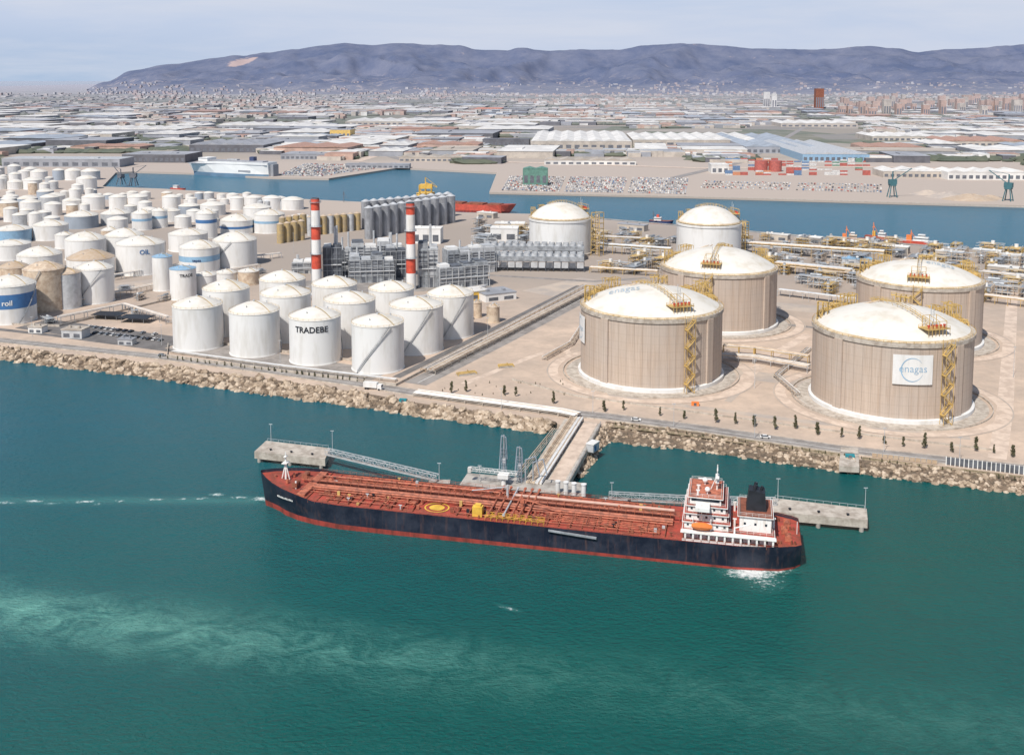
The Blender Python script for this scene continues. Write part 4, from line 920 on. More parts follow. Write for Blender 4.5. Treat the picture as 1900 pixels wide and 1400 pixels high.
for i, (u, vt, vb, z, lb) in enumerate(((503,785,821,4.6,'lamp post on the left end of the bow mooring platform'),(617,797,838,4.6,'lamp post where the bow footbridge begins'),(815,857,892,5.0,'lamp post where the bow footbridge meets the berth'),(1135,893,927,5,'lamp post where the aft footbridge starts'),(1443,885,930,4.6,'lamp post at the inner end of the stern platform'),(1605,902,946,4.6,'lamp post at the outer end of the stern platform'),(890,862,893,6,'lamp post on the berth platform left of the loading arms'))):
    q = G(u, vb, z); h = (vb-vt)*q.y/F; t = thing('lamp_post', lb, 'lamp post', q); MB().tube((0,0,0),(0,0,h),.13,6,r2=.09).build('pole', M['lgrey'], t); MB().box(-.7,.7,-.15,.15,h,h+.2).build('lamp_head', M['lgrey'], t)
# ------------------------------------------------------------ TANKER
ship = thing('tanker_ship', 'black hulled oil tanker with rusty red deck moving past the jetty', 'ship', SH, SA)
ship.rotation_euler = (0, -radians(.45), SA); ship.scale = (1,.88,1)
ST = [(-95,11.5,7,9.3),(-93,13.2,10,9.3),(-88,15.2,13.4,9.3),(-75,15.6,15.4,9.2),(-40,15.6,15.6,9),(0,15.6,15.6,9),(40,15.6,15.6,9),(60,15.6,15.2,9.1),(70,15.0,13.2,9.4),(77,13.7,10.8,9.9),(83,11.3,7.4,10.6),(88,8.2,4.2,11.2),(92,4.7,1.8,11.8),(95.5,.6,.1,12.3)]
mb = MB(); BZ = 2.4
for x, bd, bw, zd_ in ST:
    for s in (1,-1):
        pts = [(-3,bw*.96),(BZ,bw+(bd-bw)*.12),(BZ,bw+(bd-bw)*.12),(zd_*.55,bw+(bd-bw)*.5),(zd_,bd),(zd_+ (1.1 if x > 76 or x < -86 else .25),bd+.05)]
        mb.v += [(x+(z/12.*1.5-1.5 if x > 85 else 0), s*y, z) for z, y in pts]
for i in range(len(ST)-1):
    for s in (0,6):
        for k in range(5):
            a, b, c_, d_ = i*12+s+k, (i+1)*12+s+k, (i+1)*12+s+k+1, i*12+s+k+1
            mb.f.append((a,d_,c_,b) if s == 0 else (a,b,c_,d_)); mb.m.append(1 if k == 0 else 0)
for k in range(5): mb.f.append((k,6+k,7+k,k+1)); mb.m.append(1 if k == 0 else 0)
e = (len(ST)-1)*12
for k in range(5): mb.f.append((e+k,e+k+1,e+7+k,e+6+k)); mb.m.append(1 if k == 0 else 0)
hull = mb.build('hull', [M['hull'],M['boot']], ship, True)
mb = MB()
for x, bd, bw, z in ST: mb.v += [(x+(z/12*1.5-1.5 if x > 85 else 0), bd-.1, z), (x+(z/12*1.5-1.5 if x > 85 else 0), -bd+.1, z)]
for i in range(len(ST)-1): mb.f.append((2*i+1,2*i+3,2*i+2,2*i)); mb.m.append(0)
deck = mb.build('deck', M['rust'], ship)
def yel(r0, r1, z, name):
    mb = MB(); mb.lathe([(r1,0),(r0,0)] if r0 > 0 else [(r1,0),(.01,0)], 32, c=(26.5,8.0,z)); mb.build(name, M['yellow'], deck)
yel(0,2.7,9.16,'marking_disc'); yel(3.9,4.4,9.16,'marking_ring')
mb = MB()
for k in range(34):
    x = -52+k*3.9
    if x < 76: mb.box(x-.12,x+.12,-13.8,1.5 if abs(x-26.5) < 6 else 13.8,9.12,9.65 if k % 4 else 10.0)
for y in (-14.1,-9,-5): mb.box(-52,72,y-.1,y+.1,9.12,9.6)
mb.build('deck_girders', M['rustb'], ship)
for i, (y, z, r, m_) in enumerate(((-3.4,10.4,.34,'rust2'),(-2.4,10.4,.28,'rustb'),(-1.5,10.4,.40,'rust2'),(.4,10.4,.28,'rustb'),(1.3,10.4,.38,'rust2'),(2.3,10.4,.25,'rustb'),(3.3,10.4,.34,'rust2'),(-6.5,10.8,.5,'pinkpipe'),(-8.0,10.6,.3,'rust2'),(-4.6,10.1,.22,'pinkpipe'),(4.5,10.1,.24,'rust2'))):
    mb = MB(); x0, x1 = (-54, 74) if i != 7 else (-54, 2); mb.tube((x0,y,z),(x1,y,z),r,8); mb.build('deck_pipe', M[m_], ship, True)
for k in range(22): x = -52+k*6; mb = MB(); mb.box(x-.15,x+.15,-9,5,9.9,10.1); [mb.bar((x,y_,9),(x,y_,10),.2) for y_ in (-8.5,-4,4.8)]; mb.build('pipe_support', M['rustb'], ship)
mb = MB(); mb.box(-56,80,-.9,-.1,11.4,11.5)
for y in (-.95,-.05):
    for z in (12.0,12.5): mb.bar((-56,y,z),(80,y,z),.07)
    for k in range(46): mb.bar((-56+k*3,y,9.5),(-56+k*3,y,12.5),.1)
mb.build('catwalk', M['rust2'], ship)
for k in range(6):
    x = -6+k*2.6; mb = MB(); mb.tube((x,-13,11),(x,13,11),.3,8).tube((x,-13,11),(x,-13.7,11),.5,8).tube((x,13,11),(x,13.7,11),.5,8); mb.bar((x,-12,9),(x,-12,11),.3).bar((x,12,9),(x,12,11),.3); mb.build('manifold_pipe', M['rust2' if k != 3 else 'lgrey'], ship, True)
mb = MB(); mb.box(-12,8,12.0,12.6,9.9,10.05)
for y in (12.0,14.6):
    for z in (10.4,11.0): mb.bar((-12,y,z),(8,y,z),.12)
    for k in range(11): mb.bar((-12+k*2,y,9),(-12+k*2,y,11.0),.12)
for k in range(11): mb.bar((-12+k*2,12,9.5),(-12+k*2,14.6,9.5),.12)
mb.build('drip_tray', M['yellow'], ship)
MB().box(9.4,12.8,10.2,13.0,9.2,12.6).box(10,12,10.6,12.4,12.61,13.3).build('deck_locker', M['yellow'], ship)
mb = MB(); mb.tube((-3,4.5,9),(-3,4.5,14.5),.5,10,r2=.4); mb.box(-3.7,-2.3,3.8,5.2,12.6,13.8); mb.build('crane_post', M['rust2'], ship); MB().tube((-3,4.5,13.9),(-17,5.4,11.4),.22,6,r2=.16).build('crane_boom', M['rust2'], ship)
mb = MB(); mb.tube((4,-4.5,9),(4,-4.5,15),.5,10,r2=.4); mb.build('crane_post', M['lgrey'], ship); MB().tube((4,-4.5,14.4),(17,-5,11.6),.24,6,r2=.16).build('crane_boom', M['lgrey'], ship)
r = random.Random(5)
for k in range(9):
    x = -46+k*13.5
    for s in (-1,1):
        if s == 1 and 20 < x < 35: continue
        mb = MB(); y = s*r.uniform(6.5,11); mb.cyl((x,y,9.1),.9,1.0,12).cyl((x+2.4,y,9.1),.4,1.6,8).cyl((x-2.6,y*.9,9.1),.35,2.0,8); mb.box(x-2.6,x+2.4,y*.95-.1,y*.95+.1,9.1,9.3); mb.build('tank_hatch', M[r.choice(('rust2','rustb','green','rust2','rust2'))], ship, True)
for k in range(98):
    mb = MB(); x = r.uniform(-54,80); y = r.choice((-1,1))*r.uniform(4.5,13.2)*(1 if x < 66 else .6)
    if abs(x-26.5) < 6 and y > 0: continue
    if r.random() < .5: mb.box(x-.5,x+.5,y-.35,y+.35,9.1,9.1+r.uniform(.7,2.2))
    else: mb.tube((x,y,9.1),(x,y,10.6),.22,8).tube((x-.6,y,10.6),(x+.6,y,10.6),.2,6)
    mb.build('deck_fitting', M[r.choice(('rust2','rustb','rustb','ysteel','lgrey','black','rustb','rust2'))], ship)
for x0, x1, y in ((-50,-14,10.5),(16,20,-11),(36,74,6.5),(36,68,-7.5),(-50,-12,6.2),(-50,66,-12.4),(36,66,11.8),(-48,20,7.6),(-50,19,9.0),(34,70,8.2),(-50,66,-10.6),(-50,18,12.6)):
    mb = MB().tube((x0,y,9.9),(x1,y,9.9),.16,6)
    for k in range(int((x1-x0)/5)+1): mb.bar((x0+k*5,y,9),(x0+k*5,y,9.9),.14)
    mb.build('deck_pipe', M['rust2'], ship, True)
for k in range(12):
    x = -46+k*10; MB().tube((x,-12,10.2),(x,12 if abs(x-26.5) > 6 else 1,10.2),.16,6).build('cross_pipe', M['rust2' if k % 2 else 'rustb'], ship)
mb = MB()
for s in (-1,1):
    for i in range(len(ST)-1):
        (xa,ba,_,za),(xb,bb,_,zb) = ST[i],ST[i+1]
        for zz in (.75,1.3):
            if xa < 76: mb.bar((xa,s*(ba-.15),za+zz),(xb,s*(bb-.15),zb+zz),.06)
    for k in range(62):
        x = -84+k*2.55; mb.bar((x,s*15.4,9.1),(x,s*15.4,10.4),.07)
mb.build('side_railing', M['rust2'], ship)
mb = MB()
mb.add([(-14,15.9,8.2),(-30,15.9,7.2),(-30,16.7,7.2),(-14,16.7,8.2),(-14,15.9,8.7),(-30,15.9,7.8),(-30,16.7,7.8),(-14,16.7,8.7)],[(0,1,2,3),(7,6,5,4),(0,4,5,1),(1,5,6,2),(2,6,7,3),(3,7,4,0)]); mb.build('accommodation_ladder', M['grey'], ship)
MB().box(74,77,-12.2,12.2,9.6,10.6).build('forecastle_bulkhead', M['rust2'], ship)
t_ = MB().tube((86,0,11),(86,0,21),.4,8,r2=.2).tube((84.5,0,11),(86,0,17),.22,6).tube((87.5,0,11),(86,0,17),.22,6); t_.box(85,87,-1.5,1.5,17,17.3); t_.box(85.5,86.5,-1,1,19.4,19.6); t_.build('foremast', M['shipwhite'], ship)
for s in (-1,1):
    MB().tube((80,s*5-1.4,11.6),(80,s*5+1.4,11.6),.9,10).box(79,81,s*5-1.8,s*5-1.4,10.6,12.4).box(79,81,s*5+1.4,s*5+1.8,10.6,12.4).build('anchor_windlass', M['rustb'], ship)
for x, y in ((90,0),(84,3.5),(84,-3.5)): MB().cyl((x,y,10.9),.5,1.3,8).build('bollard', M['rust2'], ship)
MB().tube((79.5,6.5,10.3),(79.5,6.5,13),.3,8).build('vent_post', M['shipwhite'], ship)
mb = MB()
for k in range(12):
    x = 78.5+k*.62; i = [j for j in range(len(ST)) if ST[j][0] <= x][-1]; f = (x-ST[i][0])/(ST[i+1][0]-ST[i][0]); bd = ST[i][1]+(ST[i+1][1]-ST[i][1])*f; bw = ST[i][2]+(ST[i+1][2]-ST[i][2])*f
    y = bw+(bd-bw)*.80+.28; mb.box(x-.18,x+.14,y,y+.05,7.8,8.45 if k % 3 else 8.3)
mb.build('bow_name', M['mark'], hull)
def tier(name, x0, x1, y0, y1, z0, z1, wins=True, roof='rust', m='shipwhite', step=2.2):
    o = MB().box(x0,x1,y0,y1,z0,z1-.25).build(name, M[m], ship)
    MB().box(x0-.7,x1+.7,y0-.7,y1+.7,z1-.24,z1-.01).build('deck_edge', M['shipwhite'], o)
    MB().box(x0-.5,x1+.5,y0-.5,y1+.5,z1-.005,z1+.03).build('deck_plating', M[roof], o)
    if wins:
        zc = (z0+z1)/2; k = int((x1-x0)/step)
        for i in range(k):
            x = x0+(x1-x0)*(i+.5)/k
            for y in (y0-.04,y1+.01): MB().box(x-.36,x+.36,y,y+.03,zc-.4,zc+.4).build('window', M['glass'], o)
        k = int((y1-y0)/step)
        for i in range(k):
            y = y0+(y1-y0)*(i+.5)/k
            for x in (x0-.04,x1+.01): MB().box(x,x+.03,y-.36,y+.36,zc-.4,zc+.4).build('window', M['glass'], o)
    mb = MB()
    for (a,b) in (((x0,y0),(x1,y0)),((x1,y0),(x1,y1)),((x1,y1),(x0,y1)),((x0,y1),(x0,y0))):
        A_ = Vector((a[0],a[1],z1)); B_ = Vector((b[0],b[1],z1)); n = max(2,int((B_-A_).length/2))
        for zz in (.55,1.05): mb.bar(A_+Vector((0,0,zz)),B_+Vector((0,0,zz)),.06)
        for i in range(n): q = A_.lerp(B_,i/n); mb.bar(q,q+Vector((0,0,1.05)),.06)
    mb.build('railing', M['shipwhite'], o); return o
tier('deckhouse', -86,-58,-12.6,11.8,9.2,12.2, wins=False)
mb = MB()
for k in range(12): x = -86+k*2.5; mb.box(x-.3,x+.3,14.4,14.9,9.2,11.9)
mb.box(-87,-57,12.6,15.1,11.9,12.19); mb.box(-86.5,-57.5,14.5,14.85,9.2,9.8); mb.build('gallery', M['shipwhite'], ship)
for k in range(10): x = -84+k*2.6; MB().box(x-.5,x+.5,11.81,11.86,9.6,11.4).build('door', M['glass'], ship)
tier('accommodation_tier', -72,-58,-12,11.6,12.25,14.7); tier('accommodation_tier', -71.5,-58.5,-11,10.4,14.75,17.1)
tier('accommodation_tier', -71,-59,-10,9.4,17.15,19.4); tier('bridge', -69.5,-59.5,-8.5,8.5,19.45,21.9, wins=False, roof='rust2')
for b_ in ((-59.5,-59.42,-8.2,8.2),(-69,-60,8.51,8.56),(-69,-60,-8.56,-8.51)): MB().box(*b_,20.5,21.4).build('bridge_window', M['glass'], ship)
for s in (-1,1): MB().box(-66,-61.5,min(s*8.6,s*15),max(s*8.6,s*15),19.3,20.4).bar((-63.5,s*14.5,19.3),(-63.5,s*11,15),.25).build('bridge_wing', M['shipwhite'], ship)
tier('engine_casing', -85.5,-75.5,-7,9.4,12.25,17.4, roof='rustb', step=3.2)
mb = MB(); FZ = 17.4
mb.add([(-84,-2.5,FZ),(-77.5,-2.5,FZ),(-77.5,4.5,FZ),(-84,4.5,FZ),(-83.4,-1.9,FZ+6),(-78.3,-1.9,FZ+6.6),(-78.3,3.9,FZ+6.6),(-83.4,3.9,FZ+6)],[(4,5,6,7),(0,1,5,4),(1,2,6,5),(2,3,7,6),(3,0,4,7)]); mb.build('funnel', M['black'], ship)
for a_, b_, r_ in (((-80,0,FZ+6),(-80.6,0,FZ+8.2),.6),((-80,2,FZ+6),(-80.6,2,FZ+8),.55),((-82,1,FZ+5.6),(-82.6,1,FZ+7.4),.5)): MB().tube(a_,b_,r_,8).build('exhaust_pipe', M['black'], ship)
mb = MB().tube((-68,0,21.9),(-68,0,30.5),.3,8,r2=.15).box(-68.6,-67.4,-2.4,2.4,26.4,26.6).box(-68.2,-67.8,-1.8,1.8,28.8,29).box(-68.6,-67.4,-1.2,1.2,24.5,24.7); mb.bar((-66,0,21.9),(-68,0,27),.2); mb.build('radar_mast', M['shipwhite'], ship)
for x, y in ((-64,-4),(-65,5)): MB().lathe([(.01,0),(.7,.3),(.9,.9),(.65,1.5),(.01,1.8)],12,c=(x,y,22.6)).cyl((x,y,21.9),.2,.8,6).build('radar_dome', M['shipwhite'], ship, True)
for i, (x, y, h_) in enumerate(((-62,7,1.6),(-68,-6,2.2),(-62,1,1.2),(-74,-8,3),(-74,6,2.4),(-86.4,4,3))): MB().cyl((x,y,21.9 if x > -70 else 12.2),.35,h_,8).box(x-.6,x+.6,y-.3,y+.3,(21.9 if x > -70 else 12.2)+h_,(21.9 if x > -70 else 12.2)+h_+.3).build('vent_post', M['shipwhite'], ship)
mb = MB(); N = 9
for k in range(N+1):
    f = k/N; x = -67+f*6.6; w = 1.15*sin(pi*(.06+.88*f))**.5; zc = 14.0; yc = 13.6
    mb.v += [(x,yc+w,zc),(x,yc+w*.75,zc+w*.9),(x,yc,zc+w*1.1),(x,yc-w*.75,zc+w*.9),(x,yc-w,zc),(x,yc-w*.5,zc-w*.85),(x,yc+w*.5,zc-w*.85)]
for k in range(N):
    for j in range(7): mb.f.append((k*7+j,k*7+(j+1)%7,(k+1)*7+(j+1)%7,(k+1)*7+j)); mb.m.append(0)
mb.f += [tuple(range(7))[::-1], tuple(range(N*7,N*7+7))]; mb.m += [0,0]; mb.build('lifeboat', M['orange'], ship, True)
for x in (-66.5,-60.8): MB().bar((x,12,12.2),(x,12.4,16.2),.26).bar((x,12.4,16.2),(x,14.2,16.2),.26).bar((x,13.6,16.2),(x,13.6,15),.1).build('davit', M['shipwhite'], ship)
for x, y in ((-91,6),(-91,-6),(-90,0)): MB().tube((x,y-1.3,10.3),(x,y+1.3,10.3),.8,10).box(x-1,x+1,y-1.7,y-1.3,9.4,11.2).box(x-1,x+1,y+1.3,y+1.7,9.4,11.2).build('mooring_winch', M['rust2'], ship)
for x, y in ((-88.5,10),(-93,9.5),(-88.5,-10),(-93,-3)): MB().cyl((x,y,9.3),.35,1.2,8).cyl((x+1,y,9.3),.35,1.2,8).box(x-.4,x+1.4,y-.4,y+.4,9.3,9.45).build('bollard', M['rustb'], ship)
MB().tube((-74,12.6,9.2),(-74,12.6,14.5),.3,8).tube((-74,12.6,14.2),(-79,13,16),.2,6).build('provision_crane', M['shipwhite'], ship)
MB().tube((-94,0,9.3),(-94,0,13.5),.12,6).build('flagstaff', M['shipwhite'], ship)
for k in range(3): MB().bar((-57.6,-10+k*9,9),( -57.6,-10+k*9+6,12.2),.3).build('deck_stair', M['shipwhite'], ship)
# ------------------------------------------------------------ other vessels
def vessel(u0, v0, u1, v1, B, fb, hullm, label, houses, name='cargo_ship', cat='ship', prof_=None):
    a, b = G(u0,v0,0), G(u1,v1,0); d = b-a; L = d.length; t = thing(name, label, cat, (a+b)/2, atan2(d.y,d.x)); mb = MB()
    prof_ = prof_ or [(0,.75,.55),(.05,.95,.8),(.3,1,1),(.75,1,1),(.88,.8,.62),(.95,.5,.3),(1,.05,.0)]
    for row_ in prof_:
        f, bd, bw = row_[:3]; sh = fb*(row_[3] if len(row_) > 3 else 1+.25*max(0,(f-.8)/.2)); x = -L/2+L*f; rk = L*.05*(f > .94)
        mb.v += [(x-rk*1.5,B/2*bw,-1),(x-rk,B/2*(bw*.85+bd*.15),fb*.25),(x,B/2*bd,sh),(x,-B/2*bd,sh),(x-rk,-B/2*(bw*.85+bd*.15),fb*.25),(x-rk*1.5,-B/2*bw,-1)]
    for i in range(len(prof_)-1):
        for j, m_ in ((0,1),(1,0),(2,2),(3,0),(4,1)): o = i*6; mb.f.append((o+j,o+j+1,o+6+j+1,o+6+j)); mb.m.append(m_)
    mb.f.append((0,1,2,3,4,5)); mb.m.append(0); recalc(mb.build('hull', [M[hullm[0]],M[hullm[1]],M[hullm[2]]], t))
    for x0,x1,y,z0,z1,m_,nm in houses:
        mb = MB(); mb.box(L*x0,L*x1,-B/2*y,B/2*y,z0,z1); h_ = mb.build(nm, M[m_], t)
        if nm == 'deckhouse' and z1-z0 > 2:
            MB().box(L*x0+.2,L*x1+.03,-B/2*y-.04,-B/2*y-.01,z1-1.6,z1-.8).build('window', M['glass'], h_); MB().box(L*x0+.2,L*x1-.2,B/2*y+.01,B/2*y+.04,z1-1.6,z1-.8).build('window', M['glass'], h_)
    return t, L
M['ccl'] = mat('car_carrier_lower_hull', (.10,.20,.30), .6, var=.15, scale=.05)
M['ccw'] = mat('car_carrier_white_hull', (.80,.79,.77), .6, var=.04, scale=.05, haze=False)
vessel(506,330,352,324,30,25,('ccw','ccl','lgrey'),'large white car carrier moored at the far quay',
       [(-.42,.22,.5,25.1,26.5,'fgrey','deck_vents'),(.22,.33,.80,24.6,30,'ccw','deckhouse'),(-.30,-.25,.3,25.1,33,'navy','funnel'),(-.10,.02,.25,26.6,28.4,'lgrey','vent_house'),(-.54,-.505,.5,1,22,'fgrey','stern_ramp'),(-.30,-.16,1.004,9,12,'fgrey','side_opening'),(-.49,.45,1.003,20.5,21.3,'fgrey','deck_opening_strip')], 'car_carrier','ship',
       prof_=[(0,.92,.7,1),(.05,1,.85,1),(.3,1,1,1),(.62,1,.90,1),(.76,.95,.55,.98),(.86,.80,.26,.88),(.94,.52,.06,.80),(1,.10,.0,.78)])
vessel(770,386,958,396,22,9,('red','boot','rust'),'dark red cargo ship moored behind the grey silos',
       [(-.45,-.33,.8,9,20,'yellow','deckhouse'),(-.2,.0,.7,9,10.5,'rustb','hatch_cover'),(.04,.2,.7,9,10.5,'rustb','hatch_cover'),(.24,.36,.6,9,10.5,'rustb','hatch_cover')])
vessel(1205,414,1250,416,9,3.5,('navy','boot','rustb'),'small dark blue workboat at the quay by the white gas tank',
       [(-.3,0,.7,3.5,7,'white','deckhouse'),(-.2,-.1,.3,7,10,'red','funnel')],'workboat','boat')
vessel(1665,450,1742,456,10,3.6,('red','boot','lgrey'),'orange and white tugboat at the right end of the near quay',
       [(-.1,.25,.75,3.6,7,'white','deckhouse'),(0,.17,.55,7,9.6,'white','deckhouse'),(-.28,-.15,.4,3.6,8.4,'orange','funnel')],'tugboat','boat')
vessel(1545,446,1605,449,9,3.2,('navy','boot','rust'),'dark hulled tugboat moored left of the orange one',
       [(.0,.25,.75,3.2,6.5,'cream','deckhouse'),(.05,.18,.5,6.5,9,'white','deckhouse'),(-.2,-.1,.4,3.2,7.4,'orange','funnel')],'tugboat','boat')
vessel(1605,442,1660,446,9,3.2,('rust2','boot','rust'),'rusty red tugboat moored between its dark and orange neighbours',
       [(-.05,.2,.75,3.2,6.5,'white','deckhouse'),(0,.12,.5,6.5,9,'white','deckhouse'),(-.25,-.15,.3,3.2,8,'yellow','funnel')],'tugboat','boat')
vessel(318,352,345,354,7,3,('red','boot','rust'),'tiny red boat moored in the basin beside the tank farm',[(-.3,0,.7,3,7,'white','deckhouse')],'workboat','boat')
for u, v, k, lab in ((1570,446,14,'thin red mast on the dark tug berth'),(1620,445,17,'thin orange mast on the red tug berth'),(1690,452,13,'thin orange mast at the orange tug berth'),(638,375,14,'dark mast at the basin edge left of the silos'),(1212,412,12,'thin mast of the berth beside the dark blue workboat')):
    t = thing('mast', lab, 'mast', G(u,v)); MB().tube((0,0,0),(0,0,k),.35,6).build('pole', M['orange' if u > 1500 else 'dgrey'], t); MB().bar((0,0,k*.9),(4,0,k*.4),.3).box(-.9,.9,-.5,.5,k*.7,k*.75).build('boom', M['orange' if u > 1500 else 'dgrey'], t)
def qcrane(u, v, m, h, label, a=0):
    t = thing('harbour_crane', label, 'crane', G(u,v), a); mb = MB()
    for x in (-5,5):
        for y in (-5,5): mb.bar((x,y,0),(x*.5,y*.5,h*.4),1.0)
    mb.box(-4,4,-4,4,h*.4,h*.46); mb.build('portal', M[m], t); MB().box(-5,5,-3,3,h*.46,h*.62).build('machinery_house', M[m], t)
    mb = MB(); mb.bar((0,0,h*.6),(0,0,h*.9),1.3).bar((2,0,h*.6),(h*.65,0,h*1.0),.9).bar((0,0,h*.9),(h*.65,0,h*1.0),.4); mb.build('jib', M[m], t)
M['dteal'] = mat('dark_teal_crane_paint', (.03,.13,.15), .6)
qcrane(1655,366,'dteal',38,'green harbour crane on the far quay near the dark heaps'); qcrane(1870,373,'dteal',38,'green harbour crane at the right end of the far quay', 2.4)
qcrane(248,345,'dgrey',30,'dark harbour crane at the left end of the basin'); qcrane(225,343,'dgrey',26,'second dark harbour crane at the left end of the basin', 2.5)
# ------------------------------------------------------------ far bank buildings
def fb(u0, u1, v, Wd, Hh, label, wall, roof, kind='flat', bays=1, name='warehouse', cat='warehouse', a=-.06):
    s = mpp((u0+u1)/2, v); return bld((u0+u1)/2, v, (u1-u0)*s, Wd, Hh, a, label, wall, roof, kind, name, cat, bays=bays)
fb(985,1172,279,420,20,'huge white warehouse in the centre of the far port','beige','fwhite','gable',7)
fb(1175,1412,272,300,15,'long white warehouse right of the huge white warehouse','beige','fwhite','gable',9)
fb(1385,1520,285,500,14,'blue grey multi bay warehouse behind the red containers','fgrey','fblue','gable',4)
fb(1490,1612,300,420,14,'blue grey warehouse directly behind the container stacks','lblue','lgrey','gable',4)
fb(0,225,310,60,14,'long grey multi storey car park at the far left','fgrey','lgrey')
fb(225,345,302,90,15,'grey terminal shed left of the white car carrier','fdark','fgrey')
fb(350,490,283,160,16,'blue grey shed behind the white car carrier','fdark','fgrey','gable',5)
fb(520,610,296,80,10,'grey low shed right of the white car carrier','fgrey','fgrey')
fb(895,982,272,60,16,'black boxy factory in front of the huge white warehouse','fdark','fdark')
fb(845,900,268,90,12,'white factory left of the black boxy factory','fwhite','fwhite')
fb(612,650,258,60,24,'tall yellow and grey tower building on the far plain','yellow','fgrey',name='tower_building',cat='building')
fb(880,930,207,200,14,'long orange roofed hall far off in the plain','terra','orange')
fb(1640,1750,330,60,10,'white roofed shed at right of the container yard','beige','fwhite','gable',3)
fb(1760,1905,334,60,12,'white long shed at the right edge of the far quay','fwhite','fwhite','gable',5)
fb(1320,1352,322,40,14,'white building left of the container stacks','fwhite','fwhite',name='port_building',cat='building')
fb(1010,1180,306,50,8,'low pale sheds between the car park and the huge warehouse','fwhite','sand','gable',6)
fb(740,860,300,50,8,'low pale sheds behind the quay bend','beige','sand','gable',5)
fb(640,760,312,18,7,'low grey canopy next to the car rows on the far quay','fgrey','fgrey')
fb(970,1016,344,22,24,'dark green hopper building on the far quay','green','green','gable',2,name='hopper_building',cat='building')
fb(640,770,232,220,12,'pale warehouse group behind the yellow tower building','beige','fwhite','gable',5)
fb(1620,1740,262,160,12,'pale warehouse right of the blue grey warehouses','beige','fwhite','gable',5)
fb(1760,1900,272,160,12,'red roofed warehouse at the right edge of the plain','beige','terra','gable',5)
fb(100,330,248,160,12,'long pale roofed warehouse on the left of the plain','fgrey','fwhite','gable',8)
fb(1450,1590,236,200,12,'white warehouse behind the blue grey multi bay warehouse','beige','fwhite','gable',6)
fb(400,560,240,170,12,'white roofed warehouse behind the shed of the car carrier','fgrey','fwhite','gable',6)
fb(1513,1528,205,40,112,'tall dark red tower block on the plain','rustb','fdark',name='tower_block',cat='building')
fb(1417,1428,203,30,92,'white tower block far off, left of a pair','fwhite','fwhite',name='tower_block',cat='building')
fb(1432,1441,204,30,84,'white tower block far off, right of a pair','fwhite','fwhite',name='tower_block',cat='building')
for i in range(2):
    s = mpp(1425,318); t = thing('storage_tank', ['red storage tank beside the containers, left one','red storage tank beside the containers, right one'][i], 'storage tank', G(1412+i*26,318)); MB().cyl((0,0,0),12*s,20*s,24).build('shell', M['box_red'], t, True)
for i in range(90):
    u = 1560+RND.random()*360; w_ = RND.uniform(3,8); fb(u-w_,u+w_,RND.uniform(192,217),30,RND.uniform(32,72),'salmon apartment block far off at the right of the plain',RND.choice(('brick','beige','brick')),RND.choice(('sand','fwhite')),name='apartment_block',cat='building')['group'] = 'far apartment blocks'
for i, (u, v, r_, h_) in enumerate(((1760,366,20,8),(1800,370,24,8),(1720,360,16,6),(1835,368,15,5))):
    p = G(u,v); mb = MB(); N = 20
    for k, f in enumerate((1,.75,.45,.15)):
        for j in range(N): a = 2*pi*j/N; rr = r_*f*(1+.15*noise.noise(Vector((cos(a)*2,sin(a)*2,i+k)))); mb.v.append((rr*cos(a)*1.5, rr*sin(a), h_*(1-f)*(1+.1*sin(a*3+i))))
    for k in range(3):
        for j in range(N): mb.f.append((k*N+j,k*N+(j+1)%N,(k+1)*N+(j+1)%N,(k+1)*N+j)); mb.m.append(0)
    mb.f.append(tuple(range(3*N,4*N))); mb.m.append(0); tag(mb.build('scrap_heap', M['tan'] if i % 2 else M['stain'], loc=p), ['grey brown heap near the left green crane, bigger of its pair','large brown heap in the middle of the far quay','small grey brown heap furthest left of the four','small brown heap furthest right of the four'][i], 'heap')
# containers
mb = MB(); mb.box(-6.1,6.1,-1.22,1.22,.02,2.58)
for k in range(20): x = -5.8+k*.61; mb.box(x-.12,x+.12,-1.27,-1.221,.15,2.45); mb.box(x-.12,x+.12,1.221,1.27,.15,2.45)
cp = {}
for c in ('red','blue','green','orange','white'): cp[c] = mb.build('shipping_container', M['box_'+c])
used = set(); mods = [('red',1370,1480),('blue',1440,1500),('green',1530,1600),('red',1560,1610),('orange',1350,1440),('white',1500,1590),('blue',1350,1400)]; cc = 0
for gv in (316,308,301,325):
    u = 1352
    while u < 1612 and cc < 290:
        cs = [c for c,a,b in mods if a <= u <= b] or ['red']; c = RND.choice(cs+['red'])
        if RND.random() < .72:
            for k in range(RND.randint(1,3)):
                cl = c if RND.random() < .6 else RND.choice(cs+['white']); o = cp[cl] if cl not in used else cp[cl].copy()
                if cl in used: C.objects.link(o)
                used.add(cl); q = G(u, gv); o.location = (q.x,q.y,LZ+2.6*k); o.rotation_euler = (0,0,-.05)
                tag(o, f'{cl} shipping container stacked in the far container yard', 'container', f'{cl} containers in the far yard'); cc += 1
        u += 14.2
for c in cp:
    if c not in used: bpy.data.objects.remove(cp[c])
def carm(mb, p, a, mi, k=1):
    ca, sa = cos(a), sin(a)
    for (x0,x1,y,z0,z1) in ((-2.2,2.2,.9,.25,.9),(-1.5,1.0,.75,.9,1.45)):
        vs = [(p[0]+x*ca-yy*sa, p[1]+x*sa+yy*ca, p[2]+z) for z in (z0,z1) for x,yy in ((x0,-y),(x1,-y),(x1,y),(x0,y))]
        mb.add(vs, [(4,5,6,7),(0,1,5,4),(1,2,6,5),(2,3,7,6),(3,0,4,7)], mi)
cmat = [M['fwhite'],M['lgrey'],M['fgrey'],M['fdark'],M['box_red'],M['box_blue']]; cn = ['white','light grey','grey','black','red','blue']; cpro = []
for i in range(6): mb = MB(); carm(mb,(0,0,0),0,0); cpro.append(mb.build('parked_car', cmat[i]))
pts = []
